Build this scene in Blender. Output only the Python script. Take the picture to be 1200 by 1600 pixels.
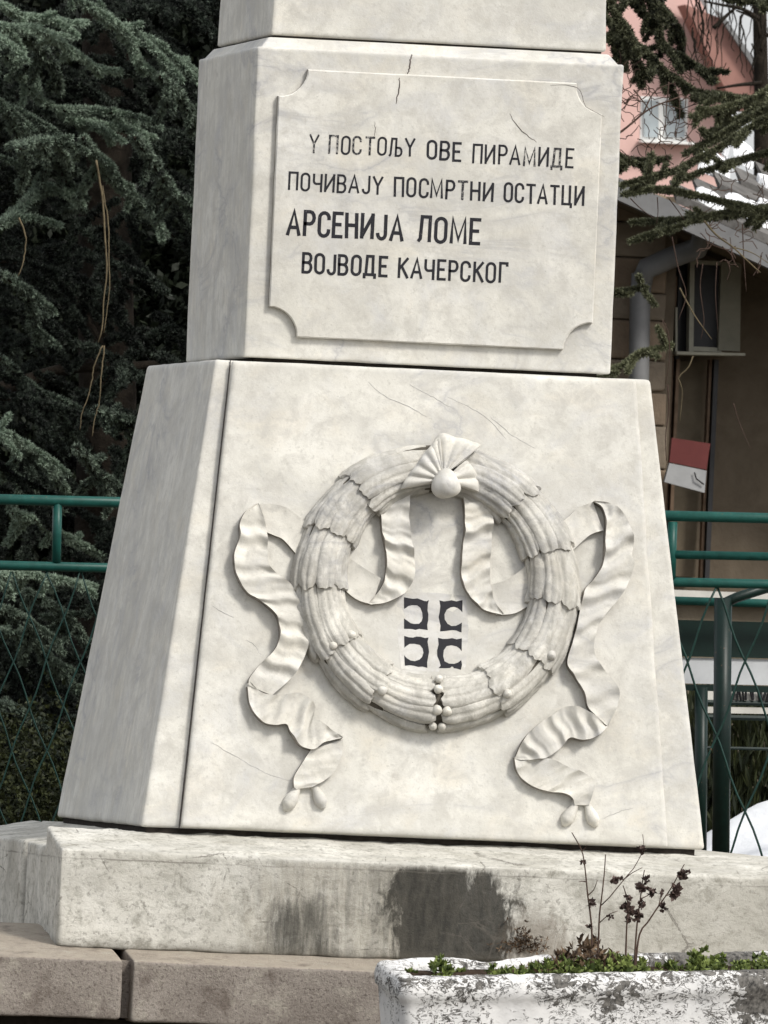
import bpy, bmesh, math, random
import numpy as np
from mathutils import Vector, noise
for o in list(bpy.data.objects): bpy.data.objects.remove(o)
S = bpy.context.scene; COL = S.collection
RNG = np.random.default_rng(7); random.seed(7)
rad = math.radians

# ------------------------------------------------------------------ camera
F = 23000.0; TH = rad(9.7); RO = rad(2.5); PH = math.atan(267*math.cos(RO)/F); DIST = 46.0
cf = np.array([math.sin(TH)*math.cos(PH), math.cos(TH)*math.cos(PH), math.sin(PH)])
r0 = np.array([math.cos(TH), -math.sin(TH), 0.0]); u0 = np.cross(r0, cf)
cr = r0*math.cos(RO)+u0*math.sin(RO); cu = u0*math.cos(RO)-r0*math.sin(RO)
def ray(x, y): return cf+cr*(x-600)/F+cu*(800-y)/F
CP = -ray(680, 600)*DIST; CP[2] = 1.31
def at(x, y, Y):
    """world point seen at a photograph pixel on the upright plane at depth Y"""
    d = ray(x, y); return CP+d*(Y-CP[1])/d[1]
cam = bpy.data.cameras.new('camera'); co = bpy.data.objects.new('camera', cam); COL.objects.link(co)
from mathutils import Matrix
M = Matrix.Identity(4)
for i in range(3):
    M[i][0] = cr[i]; M[i][1] = cu[i]; M[i][2] = -cf[i]; M[i][3] = CP[i]
co.matrix_world = M
cam.sensor_fit = 'VERTICAL'; cam.sensor_height = 36; cam.lens = F/1600*36
cam.clip_start = 1; cam.clip_end = 3000
cam.dof.use_dof = True; cam.dof.focus_distance = 46.0; cam.dof.aperture_fstop = 26
S.camera = co
S.render.resolution_x = 768; S.render.resolution_y = 1024

# ------------------------------------------------------------------ sky, sun, exposure
SUNV = Vector((0.50, -0.62, 0.78)).normalized()
W = bpy.data.worlds.new('World'); S.world = W; W.use_nodes = True
nt = W.node_tree; nt.nodes.clear()
sky = nt.nodes.new('ShaderNodeTexSky'); sky.sky_type = 'NISHITA'; sky.sun_disc = False
sky.sun_elevation = math.asin(SUNV.z); sky.sun_rotation = math.atan2(SUNV.x, SUNV.y)
sky.air_density = 1.0; sky.dust_density = 4.0; sky.ozone_density = 1.0; sky.altitude = 300
hs = nt.nodes.new('ShaderNodeHueSaturation'); hs.inputs['Saturation'].default_value = 0.30
cl = nt.nodes.new('ShaderNodeMix'); cl.data_type = 'RGBA'; cl.inputs[0].default_value = .55; cl.inputs[7].default_value = (3.9, 3.95, 4.05, 1)   # thin even cloud
bg = nt.nodes.new('ShaderNodeBackground'); bg.inputs['Strength'].default_value = 0.12
ow = nt.nodes.new('ShaderNodeOutputWorld')
nt.links.new(sky.outputs[0], hs.inputs['Color']); nt.links.new(hs.outputs[0], cl.inputs[6]); nt.links.new(cl.outputs[2], bg.inputs['Color']); nt.links.new(bg.outputs[0], ow.inputs[0])
sl = bpy.data.lights.new('sun', 'SUN'); sl.energy = 1.5; sl.angle = rad(11); sl.color = (1.0, 0.955, 0.88)
so = bpy.data.objects.new('sun', sl); COL.objects.link(so)
so.rotation_euler = (-SUNV).to_track_quat('-Z', 'Y').to_euler()
S.view_settings.view_transform = 'Standard'; S.view_settings.look = 'None'
S.view_settings.exposure = 0.90; S.view_settings.gamma = 1.0; S.view_settings.use_curve_mapping = False

# ------------------------------------------------------------------ materials
class N:
    def __init__(s, name):
        s.m = bpy.data.materials.new(name); s.m.use_nodes = True; s.t = s.m.node_tree
        s.b = s.t.nodes['Principled BSDF']; s.b.inputs['Roughness'].default_value = .8
        s.b.inputs['Specular IOR Level'].default_value = .3
        s.geo = s.n('ShaderNodeNewGeometry'); s.pos = s.geo.outputs['Position']
    def n(s, k, **kw):
        x = s.t.nodes.new(k)
        for a, v in kw.items(): setattr(x, a, v)
        return x
    def l(s, a, b): s.t.links.new(a, b)
    def put(s, sock, v):
        if hasattr(v, 'is_linked') or hasattr(v, 'links'): s.l(v, sock)
        else: sock.default_value = v
    def map(s, scale, loc=(0, 0, 0), rot=(0, 0, 0)):
        x = s.n('ShaderNodeMapping'); s.l(s.pos, x.inputs[0])
        x.inputs['Scale'].default_value = scale; x.inputs['Location'].default_value = loc; x.inputs['Rotation'].default_value = rot
        return x.outputs[0]
    def noise(s, vec, scale=1, detail=6, rough=.6, dist=0.0):
        x = s.n('ShaderNodeTexNoise'); s.l(vec, x.inputs['Vector']); x.inputs['Scale'].default_value = scale
        x.inputs['Detail'].default_value = detail; x.inputs['Roughness'].default_value = rough; x.inputs['Distortion'].default_value = dist
        return x.outputs['Fac']
    def vor(s, vec, scale, feature='F1', out='Distance'):
        x = s.n('ShaderNodeTexVoronoi', feature=feature); s.l(vec, x.inputs['Vector']); x.inputs['Scale'].default_value = scale
        return x.outputs[out]
    def ramp(s, f, stops):
        x = s.n('ShaderNodeValToRGB'); s.l(f, x.inputs[0]); e = x.color_ramp.elements
        while len(e) < len(stops): e.new(.5)
        for i, (p, c) in enumerate(stops):
            e[i].position = p; e[i].color = (*c, 1) if hasattr(c, '__len__') else (c, c, c, 1)
        return x.outputs[0]
    def mix(s, f, a, b, mode='MIX'):
        x = s.n('ShaderNodeMix', data_type='RGBA', blend_type=mode)
        for i, v in ((0, f), (6, a), (7, b)):
            if isinstance(v, (tuple, list)): v = (*v, 1) if len(v) == 3 else v
            s.put(x.inputs[i], v)
        return x.outputs[2]
    def math(s, op, a, b=0.0, clamp=False):
        x = s.n('ShaderNodeMath', operation=op); x.use_clamp = clamp; s.put(x.inputs[0], a); s.put(x.inputs[1], b)
        return x.outputs[0]
    def bump(s, h, strength=.5, dist=.01, prev=None):
        x = s.n('ShaderNodeBump'); x.inputs['Strength'].default_value = strength; x.inputs['Distance'].default_value = dist
        s.l(h, x.inputs['Height'])
        if prev: s.l(prev, x.inputs['Normal'])
        return x.outputs[0]
    def done(s, col, nor=None, rough=None):
        s.put(s.b.inputs['Base Color'], col if not isinstance(col, tuple) else (*col, 1))
        if nor: s.l(nor, s.b.inputs['Normal'])
        if rough is not None: s.put(s.b.inputs['Roughness'], rough)
        return s.m

def marble(name, hi=(.735, .72, .665), lo=(.58, .565, .51), vein=(.33, .33, .33), off=0.0, grime=0.0, rough=.62, bumpy=.22):
    m = N(name)
    p = m.map((1, 1, 1), (off, off*1.7, off*.3))
    big = m.noise(p, 3.2, 8, .62, .6)
    c = m.mix(m.ramp(big, [(.32, 0.0), (.68, 1.0)]), lo, hi)
    # bedding planes of the stone, seen edge-on as upright streaks on the side faces
    bed = m.noise(m.map((1.2, 34, 1.1), (off, 0, 0)), 1.0, 6, .6, .25)
    c = m.mix(m.ramp(bed, [(.38, .30), (.56, 0.0)]), c, (.40, .395, .38))
    # warm mineral blush and cool patches
    warm = m.noise(m.map((1, 1, 1.3), (off+5, 2, 9)), 5.5, 5, .6, .4)
    c = m.mix(m.ramp(warm, [(.52, 0.0), (.74, .32)]), c, (.66, .58, .44))
    cool = m.noise(m.map((1, 1, 1), (off+1, 7, 3)), 4.1, 6, .65, 1.0)
    c = m.mix(m.ramp(cool, [(.52, 0.0), (.70, .55)]), c, (.46, .465, .48))
    # veins : thin warped bands falling to the right
    vn = m.noise(m.map((.8, .8, 1.9), (off+2, 4, 1), (0, rad(38), 0)), 2.3, 5, .6, .7)
    band = m.math('ABSOLUTE', m.math('SUBTRACT', vn, .5))
    msk = m.noise(m.map((1, 1, 1), (off+9, 1, 1)), 1.9, 3, .5)
    v = m.math('MULTIPLY', m.ramp(band, [(0.0, 1.0), (.016, 0.0)]), m.ramp(msk, [(.47, 0.0), (.62, .75)]))
    c = m.mix(v, c, vein)
    v2 = m.math('MULTIPLY', m.ramp(band, [(0.0, 1.0), (.085, 0.0)]), m.ramp(msk, [(.40, 0.0), (.60, .62)]))
    c = m.mix(v2, c, (.40, .40, .41))
    mot = m.noise(m.map((1, 1, 1), (off+4, 8, 6)), 12, 7, .68, .5)
    c = m.mix(m.ramp(mot, [(.36, .75), (.53, 0.0)]), c, (.49, .475, .435))
    c = m.mix(m.ramp(mot, [(.58, 0.0), (.72, .45)]), c, (.76, .745, .70))
    # fine speckle and pin holes
    sp = m.noise(p, 75, 5, .7)
    c = m.mix(m.ramp(sp, [(.30, .5), (.44, 0.0)]), c, (.40, .39, .35))
    sp3 = m.noise(p, 26, 6, .75)
    c = m.mix(m.ramp(sp3, [(.34, .42), (.50, 0.0)]), c, (.47, .455, .41))
    sp2 = m.noise(p, 210, 3, .6)
    c = m.mix(m.ramp(sp2, [(.24, .6), (.34, 0.0)]), c, (.26, .25, .22))
    if grime:
        g = m.noise(m.map((1.6, 1.6, 1.0), (off, 3, 8)), 9, 8, .72, .8)
        c = m.mix(m.ramp(g, [(.44, grime), (.60, 0.0)]), c, (.17, .16, .135))
    h = m.math('ADD', m.math('MULTIPLY', m.noise(p, 60, 8, .7), .7), m.math('MULTIPLY', big, .8))
    n1 = m.bump(h, bumpy, .010)
    return m.done(c, n1, rough)

M_body = marble('marble_body', off=1.3)
M_panel = marble('marble_panel', off=4.1)
M_block = marble('marble_block', off=7.7)
M_plaque = marble('marble_plaque', hi=(.745, .73, .68), off=11.2)
M_shaft = marble('marble_shaft', off=15.0)
M_relief = marble('marble_relief', hi=(.755, .73, .66), lo=(.60, .58, .52), off=19.0)
M_leaf = marble('marble_wreath', hi=(.77, .75, .69), lo=(.58, .56, .50), off=23.0, grime=.40, bumpy=.5)

def plain(name, col, rough=.7, var=.0, sc=8, spec=.3, bump=0.0, metal=0):
    m = N(name); c = col; nor = None
    if var:
        f = m.noise(m.map((1, 1, 1)), sc, 7, .65, .3)
        c = m.mix(m.ramp(f, [(.3, 0.0), (.7, 1.0)]), tuple(x*(1-var) for x in col), tuple(min(1, x*(1+var)) for x in col))
        if bump: nor = m.bump(f, bump, .02)
    m.b.inputs['Specular IOR Level'].default_value = spec; m.b.inputs['Metallic'].default_value = metal
    return m.done(c, nor, rough)
M_grime = plain('joint_dirt', (.035, .03, .026), .95, .4, 40, .1)
M_crackdirt0 = plain('panel_joint_dirt', (.10, .09, .085), .95, .4, 40, .1)
M_edge = plain('edge_dirt_and_shade', (.27, .25, .225), .95, .5, 30, .1)  # ribbon sides: grime plus their shadow outline, both put into the colour
M_sideshade = plain('plaque_edge_shade', (.30, .28, .25), .95, .4, 20, .1)  # plaque sides darkened: the shade along its edges painted in
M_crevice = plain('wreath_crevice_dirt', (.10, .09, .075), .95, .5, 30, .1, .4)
def paint(name, wear):
    m = N(name)
    f = m.noise(m.map((1, 1, 1)), 120, 6, .75)
    c = m.mix(m.ramp(f, [(wear-.05, 1.0), (wear+.05, 0.0)]), (.013, .013, .018), (.34, .33, .31))
    return m.done(c, m.bump(f, .3, .003), .55)
M_ink = paint('letter_paint', .33); M_inkold = paint('letter_paint_worn', .45)
M_inkblue = paint('emblem_paint', .30)

def stained(name):
    """base slab: weathered marble with black water stains of their own shape"""
    m = N(name); p = m.map((1, 1, 1))
    big = m.noise(p, 4, 8, .65, .5)
    c = m.mix(m.ramp(big, [(.34, 0.0), (.62, 1.0)]), (.44, .425, .375), (.68, .665, .61))
    fl = m.noise(m.map((1, 1, 1.4), (3, 3, 3)), 16, 9, .75, .4)
    c = m.mix(m.ramp(fl, [(.36, .75), (.50, 0.0)]), c, (.27, .26, .22))
    c = m.mix(m.ramp(m.noise(p, 60, 5, .7), [(.34, .7), (.46, 0.0)]), c, (.20, .19, .165))
    c = m.mix(m.ramp(m.noise(m.map((1.5, 30, 2)), 1, 5, .6), [(.4, .35), (.55, 0)]), c, (.36, .355, .33))
    sx = m.n('ShaderNodeSeparateXYZ'); m.l(m.pos, sx.inputs[0]); X, Y, Z = sx.outputs
    wob = m.math('MULTIPLY', m.math('SUBTRACT', m.noise(m.map((1.8, 1.8, .9)), 7, 7, .7, .6), .5), .42)
    fine = m.math('MULTIPLY', m.math('SUBTRACT', m.noise(m.map((2.5, 1, .6)), 22, 6, .7), .5), .16)
    def blob(x0, z0, hw, hz, cut, soft):
        dx = m.math('DIVIDE', m.math('ABSOLUTE', m.math('SUBTRACT', X, x0)), hw)
        dz = m.math('DIVIDE', m.math('ABSOLUTE', m.math('SUBTRACT', Z, z0)), hz)
        d = m.math('POWER', m.math('ADD', m.math('POWER', dx, 2.6), m.math('POWER', dz, 2.6)), .385); d = m.math('ADD', d, m.math('MULTIPLY', wob, 3.6)); d = m.math('ADD', d, m.math('MULTIPLY', fine, 3.4))
        return m.ramp(d, [(cut-soft, 1.0), (cut+soft, 0.0)])
    front = m.ramp(Y, [(0.0, 1.0), (.001, 1.0)])
    zlim = m.ramp(m.math('ADD', Z, m.math('MULTIPLY', fine, .10)), [(.735, 1.0), (.755, 0.0)])
    grey = m.math('MULTIPLY', blob(-.26, .60, .44, .26, .80, .20), zlim)
    streak = m.noise(m.map((26, 26, 3.2), (1, 0, 0)), 1, 6, .65, .3)
    c = m.mix(m.math('MULTIPLY', grey, .52), c, m.mix(m.ramp(streak, [(.42, 0.0), (.58, 1.0)]), (.10, .09, .07), (.34, .315, .26)))
    s1 = m.math('MULTIPLY', blob(.015, .58, .235, .25, .84, .12), zlim)
    c = m.mix(m.math('MULTIPLY', blob(.95, .58, .62, .26, .85, .25), .5), c, (.33, .315, .27))
    c = m.mix(m.math('MULTIPLY', s1, .93), c, m.mix(m.ramp(m.noise(m.map((2.4, 2.4, .7)), 14, 7, .7, .5), [(.35, 0.0), (.68, 1.0)]), (.012, .012, .010), (.060, .055, .045)))
    s2 = m.math('MULTIPLY', blob(-.46, .535, .13, .12, .80, .22), m.ramp(streak, [(.35, 1.0), (.62, .35)]))
    c = m.mix(m.math('MULTIPLY', s2, .85), c, (.042, .04, .034))
    s3 = m.math('MULTIPLY', blob(.29, .52, .11, .12, .8, .3), .6)
    c = m.mix(s3, c, (.13, .10, .07))
    low = m.ramp(m.math('ADD', Z, m.math('MULTIPLY', wob, .12)), [(.455, .6), (.495, 0.0)])
    c = m.mix(low, c, (.10, .09, .07))
    # weathered crack line just below the upper edge
    ln = m.math('ABSOLUTE', m.math('SUBTRACT', m.math('ADD', Z, m.math('MULTIPLY', wob, .03)), .731))
    c = m.mix(m.math('MULTIPLY', m.ramp(ln, [(0.0, .8), (.003, 0.0)]), m.ramp(big, [(.40, 1.0), (.6, .1)])), c, (.15, .14, .12))
    h = m.math('ADD', fl, m.math('MULTIPLY', m.noise(p, 55, 8, .75), .5))
    crk = m.vor(m.map((1, 1, 1.25), (2, 2, 2)), 4.5, 'DISTANCE_TO_EDGE')
    cw = m.math('ADD', crk, m.math('MULTIPLY', m.math('SUBTRACT', fl, .5), .10))
    c = m.mix(m.math('MULTIPLY', m.ramp(m.math('ABSOLUTE', cw), [(0.0, .85), (.010, 0.0)]), m.ramp(m.noise(p, 5, 3, .5), [(.48, 0.0), (.58, 1.0)])), c, (.11, .10, .085))
    return m.done(c, m.bump(h, .42, .015), .85)
M_base = stained('weathered_base_marble')
def granite(name):
    m = N(name); p = m.map((1, 1, 1))
    c = m.mix(m.ramp(m.noise(p, 5, 5, .6), [(.35, 0.0), (.65, 1.0)]), (.21, .182, .158), (.32, .285, .25))
    c = m.mix(m.ramp(m.noise(p, 90, 4, .7), [(.36, .8), (.47, 0.0)]), c, (.10, .08, .07))
    c = m.mix(m.ramp(m.noise(m.map((1, 1, 1), (4, 4, 4)), 70, 4, .7), [(.60, 0.0), (.70, .7)]), c, (.45, .40, .36))
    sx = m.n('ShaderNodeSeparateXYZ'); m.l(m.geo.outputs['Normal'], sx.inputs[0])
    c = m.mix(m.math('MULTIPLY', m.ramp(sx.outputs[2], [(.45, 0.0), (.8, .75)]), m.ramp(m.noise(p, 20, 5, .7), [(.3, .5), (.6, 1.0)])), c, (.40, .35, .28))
    c = m.mix(m.ramp(m.noise(p, 14, 6, .7), [(.55, 0.0), (.66, .6)]), c, (.40, .37, .31))
    c = m.mix(m.ramp(m.noise(m.map((1,1,1),(8,1,1)), 9, 6, .7), [(.54, 0.0), (.68, .65)]), c, (.11, .085, .07))
    return m.done(c, m.bump(m.noise(p, 70, 8, .75), .7, .012), .8)
M_gran = granite('brown_granite')
def flaking(name):
    m = N(name); p = m.map((1, 1, 1))
    wv = m.n('ShaderNodeVectorMath', operation='ADD'); m.l(p, wv.inputs[0])
    nz = m.n('ShaderNodeTexNoise'); m.l(p, nz.inputs['Vector']); nz.inputs['Scale'].default_value = 18; nz.inputs['Detail'].default_value = 4
    sc = m.n('ShaderNodeVectorMath', operation='SCALE'); m.l(nz.outputs['Color'], sc.inputs[0]); sc.inputs['Scale'].default_value = .06
    m.l(sc.outputs[0], wv.inputs[1])
    area = m.noise(m.map((1, 1, 1), (2.3, 0, 0)), 2.6, 4, .6)
    sx = m.n('ShaderNodeSeparateXYZ'); m.l(m.pos, sx.inputs[0])
    zb = m.ramp(sx.outputs[2], [(.30, 0.0), (.42, .15)])
    xb = m.ramp(sx.outputs[0], [(.0, 0.0), (.5, .10)])
    fl = m.noise(m.map((1, 1, 1.5), (1, 1, 1)), 22, 8, .68, 1.0)
    t = m.math('ADD', fl, m.math('MULTIPLY', m.math('SUBTRACT', area, .5), 1.1))
    t = m.math('ADD', t, m.math('ADD', m.math('SUBTRACT', zb, .08), xb))
    mask0 = m.ramp(t, [(.635, 0.0), (.642, 1.0)])
    cont = m.math('ABSOLUTE', m.math('SUBTRACT', m.noise(m.map((1, 1, 1.9), (6, 1, 1)), 30, 5, .6, 1.2), .5))
    near = m.ramp(t, [(.46, 0.0), (.54, 1.0)])
    mask = m.math('MAXIMUM', mask0, m.math('MULTIPLY', near, m.ramp(cont, [(.012, 1.0), (.028, 0.0)])))
    white = m.mix(m.ramp(m.noise(p, 9, 5, .6), [(.3, 0.0), (.7, 1.0)]), (.58, .58, .58), (.76, .755, .745))
    under = m.mix(m.ramp(m.noise(p, 60, 5, .7), [(.35, 0.0), (.65, 1.0)]), (.022, .021, .02), (.20, .19, .175))
    h = m.math('ADD', m.math('MULTIPLY', mask, -1.0), m.math('MULTIPLY', fl, .6))
    return m.done(m.mix(mask, white, under), m.bump(h, .8, .006), .7)
M_planter = flaking('flaking_white_paint')
def rail_paint(name, col):
    m = N(name); p = m.map((1, 1, 1))
    f = m.noise(p, 30, 6, .7)
    c = m.mix(m.ramp(f, [(.3, 0.0), (.7, 1.0)]), tuple(x*.7 for x in col), tuple(x*1.2 for x in col))
    c = m.mix(m.ramp(m.noise(p, 60, 5, .7), [(.66, 0.0), (.70, .8)]), c, (.12, .07, .04))
    return m.done(c, m.bump(f, .2, .002), .42)
M_green = rail_paint('green_rail_paint', (.009, .075, .062)); M_green2 = rail_paint('dark_green_paint', (.003, .015, .012))
M_wire = rail_paint('green_wire', (.008, .035, .028))
def foliage(name, a, b, tip=None):
    m = N(name)
    oi = m.noise(m.map((1, 1, 1)), 9, 4, .7)
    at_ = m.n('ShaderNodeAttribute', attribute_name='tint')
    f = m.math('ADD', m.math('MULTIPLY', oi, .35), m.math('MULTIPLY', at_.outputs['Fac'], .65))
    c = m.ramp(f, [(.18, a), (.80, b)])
    m.b.inputs['Specular IOR Level'].default_value = .25
    return m.done(c, None, .6)
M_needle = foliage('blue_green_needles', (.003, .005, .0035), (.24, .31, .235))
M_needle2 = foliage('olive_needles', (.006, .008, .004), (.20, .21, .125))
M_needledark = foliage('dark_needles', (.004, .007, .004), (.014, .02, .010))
M_ivy = foliage('ivy_leaves', (.006, .010, .003), (.030, .036, .010))
M_sedum = foliage('succulent_leaves', (.035, .055, .012), (.20, .25, .07))
M_brownleaf = foliage('withered_leaves', (.05, .032, .022), (.15, .10, .06))
M_bark = plain('bark', (.022, .018, .014), .95, .5, 30, .1, .6)
M_twig = plain('pale_twig', (.13, .105, .065), .9, .4, 30, .1)
M_dry = plain('dried_stem', (.075, .05, .04), .9, .4, 60, .1)
M_snow = plain('snow', (.82, .84, .87), .7, .03, 12, .3, .4)
M_soil = plain('soil', (.05, .035, .025), 1, .5, 60, .1, .8)
M_ground = plain('park_ground', (.10, .085, .06), 1, .4, 6, .1, .6)

# ------------------------------------------------------------------ object helpers
def link(name, me, mat, parent=None, smooth=False):
    o = bpy.data.objects.new(name, me); COL.objects.link(o)
    if mat and not me.materials: me.materials.append(mat)
    if smooth: me.polygons.foreach_set('use_smooth', [True]*len(me.polygons))
    if parent: o.parent = parent
    return o
def mesh(name, v, f, mat, parent=None, smooth=False):
    me = bpy.data.meshes.new(name); me.from_pydata([tuple(map(float, p)) for p in v], [], [tuple(map(int, q)) for q in f]); me.update()
    return link(name, me, mat, parent, smooth)
def npmesh(name, V, Fc, mat, parent=None, tint=None, smooth=False):
    me = bpy.data.meshes.new(name); V = np.asarray(V, np.float32); Fc = np.asarray(Fc, np.int32); k = Fc.shape[1]
    me.vertices.add(len(V)); me.vertices.foreach_set('co', V.ravel())
    me.loops.add(Fc.size); me.loops.foreach_set('vertex_index', Fc.ravel())
    me.polygons.add(len(Fc)); me.polygons.foreach_set('loop_start', np.arange(len(Fc), dtype=np.int32)*k)
    if tint is not None:
        a = me.attributes.new('tint', 'FLOAT', 'POINT'); a.data.foreach_set('value', np.asarray(tint, np.float32))
    me.update(calc_edges=True)
    return link(name, me, mat, parent, smooth)
def empty(name, label, cat, loc=(0, 0, 0), group=None):
    o = bpy.data.objects.new(name, None); COL.objects.link(o); o.location = loc; o['label'] = label; o['category'] = cat
    if group: o['group'] = group
    o.empty_display_size = .1
    return o
_pending = []
def adopt(root):
    """keep children where they were built although the Empty stands at the thing's base"""
    L = Vector(root.location)
    for c in [x for x in bpy.data.objects if x.parent == root]: c.location = Vector(c.location)-L
def tag(o, label, cat, group=None):
    o['label'] = label; o['category'] = cat
    if group: o['group'] = group
    return o
def struct(o): o['kind'] = 'structure'; return o
def stuff(o): o['kind'] = 'stuff'; return o
class MB:
    def __init__(s): s.v = []; s.f = []
    def add(s, v, f):
        k = len(s.v); s.v += [tuple(p) for p in v]; s.f += [tuple(i+k for i in q) for q in f]; return s
    def box(s, a, b):
        x0, y0, z0 = a; x1, y1, z1 = b
        return s.add([(x0,y0,z0),(x1,y0,z0),(x1,y1,z0),(x0,y1,z0),(x0,y0,z1),(x1,y0,z1),(x1,y1,z1),(x0,y1,z1)],
                     [(0,3,2,1),(4,5,6,7),(0,1,5,4),(1,2,6,5),(2,3,7,6),(3,0,4,7)])
    def prism(s, pts, y0, y1):
        """outline in XZ (world points) given front depth y0, back depth y1"""
        n = len(pts)
        a = sum(pts[i][0]*pts[(i+1) % n][1]-pts[(i+1) % n][0]*pts[i][1] for i in range(n))
        if a < 0: pts = pts[::-1]
        v = [(p[0], y0, p[1]) for p in pts]+[(p[0], y1, p[1]) for p in pts]
        f = [tuple(range(n)), tuple(range(2*n-1, n-1, -1))]+[(i, i+n, (i+1) % n+n, (i+1) % n) for i in range(n)]
        return s.add(v, f)
    def tube(s, pts, r, k=8, cap=True):
        P = [np.array(p, float) for p in pts]; n = len(P)
        rr = r if hasattr(r, '__len__') else [r]*n; v = []; prev = None
        for i, p in enumerate(P):
            d = P[min(i+1, n-1)]-P[max(i-1, 0)]; d = d/(np.linalg.norm(d)+1e-9)
            a = np.array([0, 0, 1.]) if abs(d[2]) < .9 else np.array([1., 0, 0])
            if prev is not None: a = prev
            x = np.cross(d, a); x /= np.linalg.norm(x)+1e-9; y = np.cross(x, d); prev = y
            for j in range(k):
                t = 2*math.pi*j/k; v.append(p+x*rr[i]*math.cos(t)+y*rr[i]*math.sin(t))
        f = [(i*k+j, i*k+(j+1) % k, (i+1)*k+(j+1) % k, (i+1)*k+j) for i in range(n-1) for j in range(k)]
        if cap: f += [tuple(range(k))[::-1], tuple(range((n-1)*k, n*k))]
        return s.add(v, f)
    def build(s, name, mat, parent=None, smooth=False): return mesh(name, s.v, s.f, mat, parent, smooth)
def smoothline(P, n):
    P = [np.array(p, float) for p in P]; Q = [2*P[0]-P[1]]+P+[2*P[-1]-P[-2]]; out = []
    for i in range(1, len(Q)-2):
        for k in range(12):
            t = k/12; a, b, c, d = Q[i-1:i+3]
            out.append(.5*((2*b)+(-a+c)*t+(2*a-5*b+4*c-d)*t*t+(-a+3*b-3*c+d)*t**3))
    out.append(P[-1]); out = np.array(out)
    s = np.concatenate([[0], np.cumsum(np.linalg.norm(np.diff(out, axis=0), axis=1))]); t = np.linspace(0, s[-1], n)
    return np.stack([np.interp(t, s, out[:, k]) for k in range(out.shape[1])], 1)
def nz(p, s, o=0): return noise.noise(Vector((p[0]*s+o, p[1]*s+o*1.3, p[2]*s-o)))
def rough_box(name, bot, top, r, mat, parent=None, res=.05, rough=.002, chip=0.0, seed=0, chips=6.0):
    """eight-corner stone with worn, unevenly rounded edges. bot/top: four corners, counter-clockwise from front-left"""
    B = np.array(bot, float); T = np.array(top, float)
    Lx = np.linalg.norm(B[1]-B[0]); Ly = np.linalg.norm(B[3]-B[0]); Lz = np.linalg.norm(T[0]-B[0]); L = (Lx, Ly, Lz)
    ax = []
    for l in L:
        rr = min(r*1.6+chip, l*.3); n = max(1, int((l-2*rr)/res))
        ax.append(np.concatenate([[0, rr*.3, rr*.65], np.linspace(rr, l-rr, n+1), [l-rr*.65, l-rr*.3, l]]))
    ids = {}; V = []; Fs = []
    def vid(i, j, k):
        key = (i, j, k)
        if key not in ids: ids[key] = len(V); V.append((ax[0][i], ax[1][j], ax[2][k]))
        return ids[key]
    n = [len(a)-1 for a in ax]
    for i in range(n[0]):
        for j in range(n[1]):
            Fs.append((vid(i,j,0), vid(i,j+1,0), vid(i+1,j+1,0), vid(i+1,j,0))); Fs.append((vid(i,j,n[2]), vid(i+1,j,n[2]), vid(i+1,j+1,n[2]), vid(i,j+1,n[2])))
    for i in range(n[0]):
        for k in range(n[2]):
            Fs.append((vid(i,0,k), vid(i+1,0,k), vid(i+1,0,k+1), vid(i,0,k+1))); Fs.append((vid(i,n[1],k), vid(i,n[1],k+1), vid(i+1,n[1],k+1), vid(i+1,n[1],k)))
    for j in range(n[1]):
        for k in range(n[2]):
            Fs.append((vid(0,j,k), vid(0,j,k+1), vid(0,j+1,k+1), vid(0,j+1,k))); Fs.append((vid(n[0],j,k), vid(n[0],j+1,k), vid(n[0],j+1,k+1), vid(n[0],j,k+1)))
    P = np.array(V); H = np.array(L)/2; out = []
    for p in P:
        u, v, w = p/np.array(L)
        wld = (B[0]*(1-u)*(1-v)+B[1]*u*(1-v)+B[2]*u*v+B[3]*(1-u)*v)*(1-w)+(T[0]*(1-u)*(1-v)+T[1]*u*(1-v)+T[2]*u*v+T[3]*(1-u)*v)*w
        rr = r+chip*max(0, nz(wld, chips, seed+3)*1.6+nz(wld, chips*3.1, seed+9)*.7)
        q = p-H; c = np.clip(q, -(H-rr), H-rr); d = q-c; ln = np.linalg.norm(d)
        nn = d/ln if ln > 1e-9 else np.zeros(3)
        cnt = (np.abs(d) > 1e-7).sum()
        if cnt > 1: q = c+nn*rr
        elif cnt == 1: q = c+np.sign(d)*rr*(np.abs(d) > 1e-7)
        amp = rough*(nz(wld, 9, seed)+.6*nz(wld, 26, seed+5)+.4*nz(wld, 70, seed+7))
        q = q+nn*amp
        u, v, w = (q+H)/np.array(L)
        out.append((B[0]*(1-u)*(1-v)+B[1]*u*(1-v)+B[2]*u*v+B[3]*(1-u)*v)*(1-w)+(T[0]*(1-u)*(1-v)+T[1]*u*(1-v)+T[2]*u*v+T[3]*(1-u)*v)*w)
    return mesh(name, out, Fs, mat, parent, True)
def quad(x0, x1, y0, y1, z): return [(x0, y0, z), (x1, y0, z), (x1, y1, z), (x0, y1, z)]

# ------------------------------------------------------------------ ground
def gz(x, y):
    t = min(1, max(0, (y+.2)/2.2)); t = t*t*(3-2*t)
    t2 = min(1, max(0, (-y-4)/40)); 
    return .62*t+(.02*nz((x, y, 0), .7) if y > -60 else 0)-.55*t2
def grid_ground():
    xs = np.concatenate([[-900, -300, -100, -40, -20], np.linspace(-8, 12, 60), [20, 40, 100, 300, 900]])
    ys = np.concatenate([[-300, -100, -60, -44, -30, -15, -8], np.linspace(-4, 20, 70), [30, 60, 120, 400, 1200]])
    v = [(x, y, gz(x, y)) for y in ys for x in xs]; n = len(xs)
    f = [(j*n+i, j*n+i+1, (j+1)*n+i+1, (j+1)*n+i) for j in range(len(ys)-1) for i in range(n-1)]
    return struct(mesh('ground', v, f, M_ground, None, True))
grid_ground()

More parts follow.
